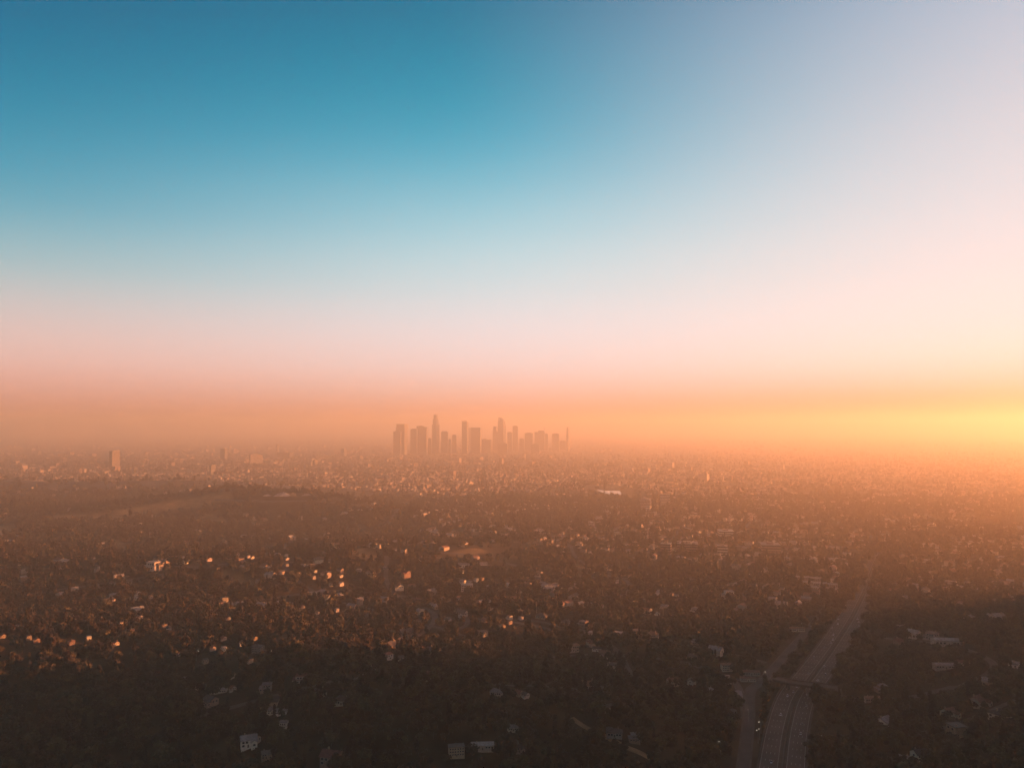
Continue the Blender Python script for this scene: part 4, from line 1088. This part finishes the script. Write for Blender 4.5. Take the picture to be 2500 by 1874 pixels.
for s, (lob, nq, h, r, sp, mt, nm) in enumerate([
    ([(0, 0, 6, 3.6, 2.8), (2.2, .6, 5, 2.4, 2), (-2, 1, 5.4, 2.5, 2.2), (.2, -2.2, 4.8, 2.4, 2), (.5, 1.8, 7.4, 2.2, 1.8)], 230, 7, .32, 2.6, 'leaf', 'round-crowned tree'),
    ([(0, 0, 5, 4.4, 2.2), (3, 0, 4.6, 2.6, 1.7), (-2.8, 1.2, 4.6, 2.8, 1.8), (0, -2.8, 4.2, 2.6, 1.6), (1, 3, 5, 2.2, 1.7)], 240, 6, .36, 3.2, 'leaf', 'wide spreading tree'),
    ([(0, 0, 6, 2.5, 3.6), (1.2, .4, 9, 1.9, 2.6), (-1.2, -.4, 7.6, 2, 2.4), (.2, .6, 11.2, 1.4, 1.8)], 210, 10, .3, 1.6, 'leaf_dark', 'tall open-crowned tree'),
    ([(0, 0, 4, 1.3, 3), (0, 0, 8, 1.0, 3), (0, 0, 11.5, .6, 2)], 150, 11, .25, .5, 'leaf_dark', 'slim cypress-like tree'),
    ([(0, 0, 2.4, 2.6, 1.6), (1.6, .5, 2, 1.8, 1.3), (-1.5, -.6, 2.1, 1.8, 1.3)], 130, 3, .2, 1.6, 'leaf', 'low bushy tree'),
]):
    me = crown_mesh('crown', 50 + s, lob, nq, .9, 1.7, mt); TREES.append((me, trunk_mesh(90 + s, h, r, sp), nm, max(l[2] + l[4] for l in lob)))
protos = bpy.data.collections.new('tree_prototypes')
for i, (cmesh, tmesh, nm, hh) in enumerate(TREES):
    jm = bpy.data.meshes.new('tree'); bm = bmesh.new(); bm.from_mesh(cmesh); nf = len(bm.faces); bm.from_mesh(tmesh); bm.faces.ensure_lookup_table()
    for f in bm.faces[nf:]: f.material_index = 1
    bm.to_mesh(jm); bm.free(); jm.materials.append(cmesh.materials[0]); jm.materials.append(M['bark'])
    protos.objects.link(bpy.data.objects.new('tree_source_%d' % i, jm))
def tree_points(n, y0, y1, k, dens):
    ty = np.sqrt(y0 ** 2 + (y1 ** 2 - y0 ** 2) * rng.random(n) ** k); tx = (rng.random(n) - .5) * 1.48 * ty + rng.normal(0, 4, n)
    m = (vnoise(tx / 60, ty / 60, 33) + .6 * vnoise(tx / 22, ty / 22, 35) > dens)
    return tx[m], ty[m]
parts_ = [tree_points(19000, 470, 1350, 1.0, -.95), tree_points(34000, 1350, 2700, 1.0, -.75), tree_points(52000, 2700, 7200, 1.0, -.5)]
fade = rng.random(len(parts_[2][1])) < np.clip((7000 - parts_[2][1]) / 3600, 0, 1) * (.75 + .35 * vnoise(parts_[2][0] / 300, parts_[2][1] / 300, 61))
parts_[2] = (parts_[2][0][fade], parts_[2][1][fade])
hx = rng.uniform(450, 1900, 5000); hy = rng.uniform(-200, 1800, 5000); hm_ = (hx / np.maximum(hy, 1) > .74) & (H(hx, hy) > 8) | ((hy < 100) & (H(hx, hy) > 8))
parts_.append((hx[hm_], hy[hm_]))
tx = np.concatenate([p[0] for p in parts_]); ty = np.concatenate([p[1] for p in parts_])
tz = H(tx, ty)
scl = np.clip(rng.lognormal(-.03, .3, len(tx)), .45, 1.75) * np.where(ty > 1350, 1.05, .95) * np.where(ty > 2700, 1.1, 1.0)
typ = rng.choice(5, len(tx), p=[.34, .26, .16, .06, .18])
ok = (seg_dist(tx, ty, FREEWAY)[0] > np.clip(19.5 - (ty - 960) * .06, 4, 19.5) + 2.5 * vnoise(tx / 30, ty / 30, 5)) & (seg_dist(tx, ty, FRONTAGE)[0] > np.clip(10 - (ty - 880) * .05, 2, 10)) & (seg_dist(tx, ty, CROSS)[0] > 11) & (seg_dist(tx, ty, TRACK)[0] > 7) & (grass_mask(tx, ty) < .25 + .5 * rng.random(len(tx)) ** 3)
ok &= ~((np.abs(tx - mx_ - 10) < 75) & (ty < my_ + 25) & (ty > my_ - 120))
for bl, hw_ in BOULEVARDS:
    sel = np.nonzero(ty > 1400)[0]; ok[sel] &= seg_dist(tx[sel], ty[sel], bl[::8] + bl[-1:])[0] > hw_ + 3
nid = np.nonzero(ty < 2300)[0]
for sp in STREETS:
    c_ = np.array(sp); sel = nid[(tx[nid] > c_[:, 0].min() - 8) & (tx[nid] < c_[:, 0].max() + 8) & (ty[nid] > c_[:, 1].min() - 8) & (ty[nid] < c_[:, 1].max() + 8)]
    ok[sel] &= seg_dist(tx[sel], ty[sel], sp[::2])[0] > 6.2
lpx = np.array(lp); 
ok &= ~((tx > lpx[:, 0].min() - 6) & (tx < lpx[:, 0].max() + 6) & (ty > lpx[:, 1].min() - 30) & (ty < lpx[:, 1].max() + 6) & (rng.random(len(tx)) < .8))
sun2 = np.array([sdir.x, sdir.y]); sun2 /= np.hypot(*sun2)
for hx_, hy_, r_, lit in HOUSES:
    dx, dy = tx - hx_, ty - hy_; d2 = np.hypot(dx, dy)
    ok &= d2 > r_ * .85 + 1.5
    dv = math.hypot(hx_, hy_); vx, vy = -hx_ / dv, -hy_ / dv
    al = dx * vx + dy * vy; pe = np.abs(dx * vy - dy * vx)
    infront = (al > 0) & (al < (8 + dv * .024 if lit else r_ + 2 + dv * .006)) & (pe < (r_ * .8 + 2 if lit else r_ * .45))
    if lit:
        al2 = dx * sun2[0] + dy * sun2[1]; pe2 = np.abs(dx * sun2[1] - dy * sun2[0])
        infront |= (al2 > 0) & (al2 < 75) & (pe2 < r_ + 1.5)
    scl = np.where(infront, np.minimum(scl, .38), scl)
    typ = np.where(infront, 4, typ)
for g in (FARH,):
    cell = {}
    for x, y in zip(*g): cell.setdefault((int(x // 20), int(y // 20)), []).append((x, y))
    for i in np.nonzero(ok & (ty > 1040) & (ty < 4500))[0]:
        k0, k1 = int(tx[i] // 20), int(ty[i] // 20)
        for a_ in (-1, 0, 1):
            for b_ in (-1, 0, 1):
                for x, y in cell.get((k0 + a_, k1 + b_), ()):
                    if (tx[i] - x) ** 2 + (ty[i] - y) ** 2 < 64: ok[i] = False
tx, ty, tz, scl, typ = tx[ok], ty[ok], tz[ok], scl[ok], typ[ok]
trot = rng.uniform(0, 6.28, len(tx))
# the 300 that show largest stand as single trees
hts = np.array([t[3] for t in TREES])[typ] * scl
dd_ = np.sqrt(tx ** 2 + ty ** 2 + (CAM_H - tz) ** 2)
cp, sp_ = math.cos(R(PITCH)), math.sin(R(PITCH))
fwd = ty * cp + (tz - CAM_H) * sp_; upc = -ty * sp_ + (tz + hts * .6 - CAM_H) * cp
pu = 1250 + FPX * tx / fwd; pv = 937 - FPX * upc / fwd
inframe = (pu > 5) & (pu < 2495) & (pv < 1868) & (fwd > 10)
app = np.where(inframe, hts / dd_, 0)
top = np.argsort(-app)[:300]
TL = []
for i in top:
    cmesh, tmesh, nm, hh = TREES[typ[i]]
    r = bpy.data.objects.new('tree', None); COL.objects.link(r)
    r.location = (tx[i], ty[i], tz[i]); r.rotation_euler = (0, 0, trot[i]); r.scale = (scl[i],) * 3
    for pn, me in (('trunk', tmesh), ('crown', cmesh)):
        c = bpy.data.objects.new(pn, me); COL.objects.link(c); c.parent = r
    TL.append((r, nm, tx[i], ty[i], 'tree', 'trees of the near slopes'))
ranked(TL)
rest = np.ones(len(tx), bool); rest[top] = False
wm_ = bpy.data.meshes.new('woodland'); wm_.vertices.add(int(rest.sum()))
wm_.vertices.foreach_set('co', np.stack([tx[rest], ty[rest], tz[rest]], 1).ravel())
for nm, arr, tpn in (('tscale', scl[rest], 'FLOAT'), ('trot', trot[rest], 'FLOAT'), ('ttype', typ[rest], 'INT')):
    at = wm_.attributes.new(nm, tpn, 'POINT'); at.data.foreach_set('value', arr.astype(np.float32 if tpn == 'FLOAT' else np.int32))
wood = link('woodland', wm_); tag(wood, 'dark trees covering the slopes and streets down to the plain', 'trees', kind='stuff')
ng = bpy.data.node_groups.new('woodland', 'GeometryNodeTree')
ng.interface.new_socket('Geometry', in_out='INPUT', socket_type='NodeSocketGeometry'); ng.interface.new_socket('Geometry', in_out='OUTPUT', socket_type='NodeSocketGeometry')
gi = ng.nodes.new('NodeGroupInput'); go = ng.nodes.new('NodeGroupOutput'); iop = ng.nodes.new('GeometryNodeInstanceOnPoints')
ci = ng.nodes.new('GeometryNodeCollectionInfo'); ci.inputs['Collection'].default_value = protos; ci.inputs['Separate Children'].default_value = True; ci.inputs['Reset Children'].default_value = True
def attr(nm, dt):
    a_ = ng.nodes.new('GeometryNodeInputNamedAttribute'); a_.data_type = dt; a_.inputs['Name'].default_value = nm; return a_.outputs[0]
cxyz = ng.nodes.new('ShaderNodeCombineXYZ'); ng.links.new(attr('trot', 'FLOAT'), cxyz.inputs[2])
ng.links.new(gi.outputs[0], iop.inputs['Points']); ng.links.new(ci.outputs[0], iop.inputs['Instance'])
iop.inputs['Pick Instance'].default_value = True
ng.links.new(attr('ttype', 'INT'), iop.inputs['Instance Index']); ng.links.new(cxyz.outputs[0], iop.inputs['Rotation']); ng.links.new(attr('tscale', 'FLOAT'), iop.inputs['Scale'])
ng.links.new(iop.outputs[0], go.inputs[0])
md = wood.modifiers.new('woodland', 'NODES'); md.node_group = ng

# palms with sunlit trunks
def palm_proto():
    r = bpy.data.objects.new('palm_tree', None); COL.objects.link(r)
    mb = MB(); mb.tube((0, 0, -1), (.3, .1, 11), .38, .28, 7); mb.tube((.3, .1, 11), (.7, .2, 20), .28, .24, 7); mb.build('trunk', 'palm_bark', r)
    for k in range(14):
        a = k * 2.4; el = .9 - 1.3 * (k / 14); f = MB(); p = Vector((.7, .2, 20)); d = Vector((math.cos(a) * math.cos(el), math.sin(a) * math.cos(el), math.sin(el)))
        sd = Vector((-math.sin(a), math.cos(a), 0)); w = .12
        prev = (p - sd * w, p + sd * w)
        for q in range(5):
            p = p + d * .75; d = (d + Vector((0, 0, -.28))).normalized(); w = [.5, .65, .6, .4, .05][q]; cur = (p - sd * w, p + sd * w)
            f.face([prev[0], prev[1], cur[1], cur[0]]); prev = cur
        f.build('frond', 'frond', r)
    return r
PALMS = [(1406, 1410, 'tall palm with gold-lit trunk right of centre'), (1381, 1412, 'palm left of the tall gold-trunked palm'), (1310, 1500, 'palm with a short gold trunk near the red hip roof'), (1780, 1364, 'tall golden palm trunk beside the pinkish block'),
         (1472, 1470, 'palm standing among dark trees right of centre'), (1358, 1478, 'palm right of the yellow-lit small house'), (1460, 1318, 'palm in the mid-distance haze right of centre'), (1575, 1500, 'palm left of the tiny A-frame gable'),
         (1619, 1502, 'palm right of the tiny A-frame gable'), (1335, 1290, 'palm in the mid-distance haze at centre'), (958, 1588, 'palm rising behind the tall orange-lit house'), (1436, 1475, 'palm below the pale gable-fronted house')]
pp = None
for px, py, lab in PALMS:
    x, y = ground_hit(px, py)
    if pp is None: o = pp = palm_proto()
    else: o = copy_tree(pp)
    s = rng.uniform(.85, 1.15); o.location = (x, y, float(H(x, y))); o.scale = (s, s, s); o.rotation_euler = (0, 0, float(rng.uniform(0, 6))); tag(o, lab, 'palm tree', 'palm trees')

# ------------------------------------------------------------------ cars and lamps
def car_proto():
    r = bpy.data.objects.new('car', None); COL.objects.link(r)
    mb = MB(); mb.prism([(-2.25, -.88), (2.2, -.84), (2.3, 0), (2.2, .84), (-2.25, .88)], .32, .85, 0, [(-2.2, -.82), (2.05, -.74), (2.12, 0), (2.05, .74), (-2.2, .82)]); mb.build('body', 'car', r)
    mb = MB(); mb.prism([(-1.9, -.8), (1.05, -.78), (1.05, .78), (-1.9, .8)], .85, 1.4, 0, [(-1.4, -.62), (.35, -.62), (.35, .62), (-1.4, .62)]); mb.build('windows', 'glass', r)
    mb = MB(); mb.box(-1.4, .35, -.62, .62, 1.401, 1.45); mb.build('roof', 'car', r)
    for x in (-1.4, 1.4):
        for y in (-.86, .86):
            m = MB(); m.tube((x, y - .1, .33), (x, y + .1, .33), .33, .33, 10); m.build('wheel', 'rubber', r)
    for y in (-.6, .6):
        m = MB(); m.box(2.12, 2.22, y - .16, y + .16, .58, .72); m.build('headlight', 'paint', r)
    return r
cp0 = car_proto(); cp0['_'] = 1
ncar = 0; CARS = []
s = 70.0
while s < 620:
    for side in (-1, 1):
        if rng.random() < .62:
            off = side * rng.choice([4.7, 7.7, 10.7, 13.7]); p, d = along(FP, seglen, s + rng.uniform(-7, 7)); nrm = np.array([d[1], -d[0]]); q = p + nrm * off
            o = cp0 if ncar == 0 else copy_tree(cp0); ncar += 1
            z = .36
            o.location = (q[0], q[1], z); ang = math.atan2(d[1], d[0]) + (math.pi if side < 0 else 0); o.rotation_euler = (0, 0, ang)
            if '_' in o: del o['_']
            half = 'left' if side < 0 else 'right'
            near = 'this side of' if q[1] < CP[(ia + ib) // 2][1] else 'beyond'
            CARS.append((o, half, near, abs(q[1] - CP[(ia + ib) // 2][1])))
    s += rng.uniform(16, 30)
for half in ('left', 'right'):
    for near in ('this side of', 'beyond'):
        for r_, c_ in enumerate(sorted([c for c in CARS if c[1] == half and c[2] == near], key=lambda c: c[3])):
            tag(c_[0], f'{ORD[min(r_, 29)]} car from the bridge on the {half} carriageway {near} it', 'car', 'cars on the freeway')
def lamp_proto():
    r = bpy.data.objects.new('street_lamp', None); COL.objects.link(r)
    m = MB(); m.tube((0, 0, -.5), (0, 0, 9), .12, .08, 6); m.build('pole', 'metal', r)
    m = MB(); m.tube((0, 0, 8.9), (1.8, 0, 9.4), .06, .05, 5); m.build('arm', 'metal', r)
    m = MB(); m.prism([(1.5, -.2), (2.4, -.16), (2.4, .16), (1.5, .2)], 9.3, 9.5); h = m.build('lamp_head', 'metal', r)
    m = MB(); m.box(1.55, 2.35, -.15, .15, 9.17, 9.29); m.build('lens', 'lamp', h)
    return r
LAMPS = [(1828, 1762, 'lit street lamp on the lower frontage road'), (1858, 1790, 'lit street lamp, highest of three left of the lower freeway'), (1855, 1806, 'lit street lamp, middle of three left of the lower freeway'), (1851, 1814, 'lit street lamp, lowest of three left of the lower freeway'),
         (2012, 1826, 'lit street lamp right of the lower freeway'), (1864, 1664, 'lit street lamp at the frontage road bend'), (1960, 1541, 'lit street lamp by the long red-brown roof'), (1980, 1546, 'lit street lamp between red-brown roof and freeway'),
         (479, 1612, 'lit white street lamp alone in the dark left'), (686, 1520, 'lit white street lamp below the broad grey roofs'), (716, 1522, 'lit street lamp right of the one below the grey roofs'), (1759, 1839, 'lit street lamp in the dark left of the lower freeway'),
         (1827, 1415, 'lit white lamp in the orange haze above the freeway'), (1449, 1411, 'lit lamp right of the golden palms')]
l0 = None
for px, py, lab in LAMPS:
    x, y = ground_hit(px, py)
    if l0 is None: o = l0 = lamp_proto()
    else: o = copy_tree(l0)
    o.location = (x, y, float(H(x, y)) + .3); o.rotation_euler = (0, 0, float(rng.uniform(0, 6.2))); tag(o, lab, 'street lamp', 'lit street lamps')


# ------------------------------------------------------------------ haze
hz = MB(); hz.box(-44000, 44000, -11000, 46000, -12, 398)
haze = hz.build('haze', None)
hm = bpy.data.materials.new('haze'); hm.use_nodes = True
ht = hm.node_tree; ht.nodes.clear()
ho = ht.nodes.new('ShaderNodeOutputMaterial'); hv = ht.nodes.new('ShaderNodeVolumePrincipled')
hv.inputs['Color'].default_value = (0.97, 0.85, 0.66, 1)
hv.inputs['Density'].default_value = 2.05e-4
hv.inputs['Density Attribute'].default_value = ''
hv.inputs['Anisotropy'].default_value = 0.6
ht.links.new(hv.outputs[0], ho.inputs['Volume'])
haze.data.materials.append(hm)
tag(haze, 'thin orange smog filling the air over the whole city', 'haze', kind='stuff')
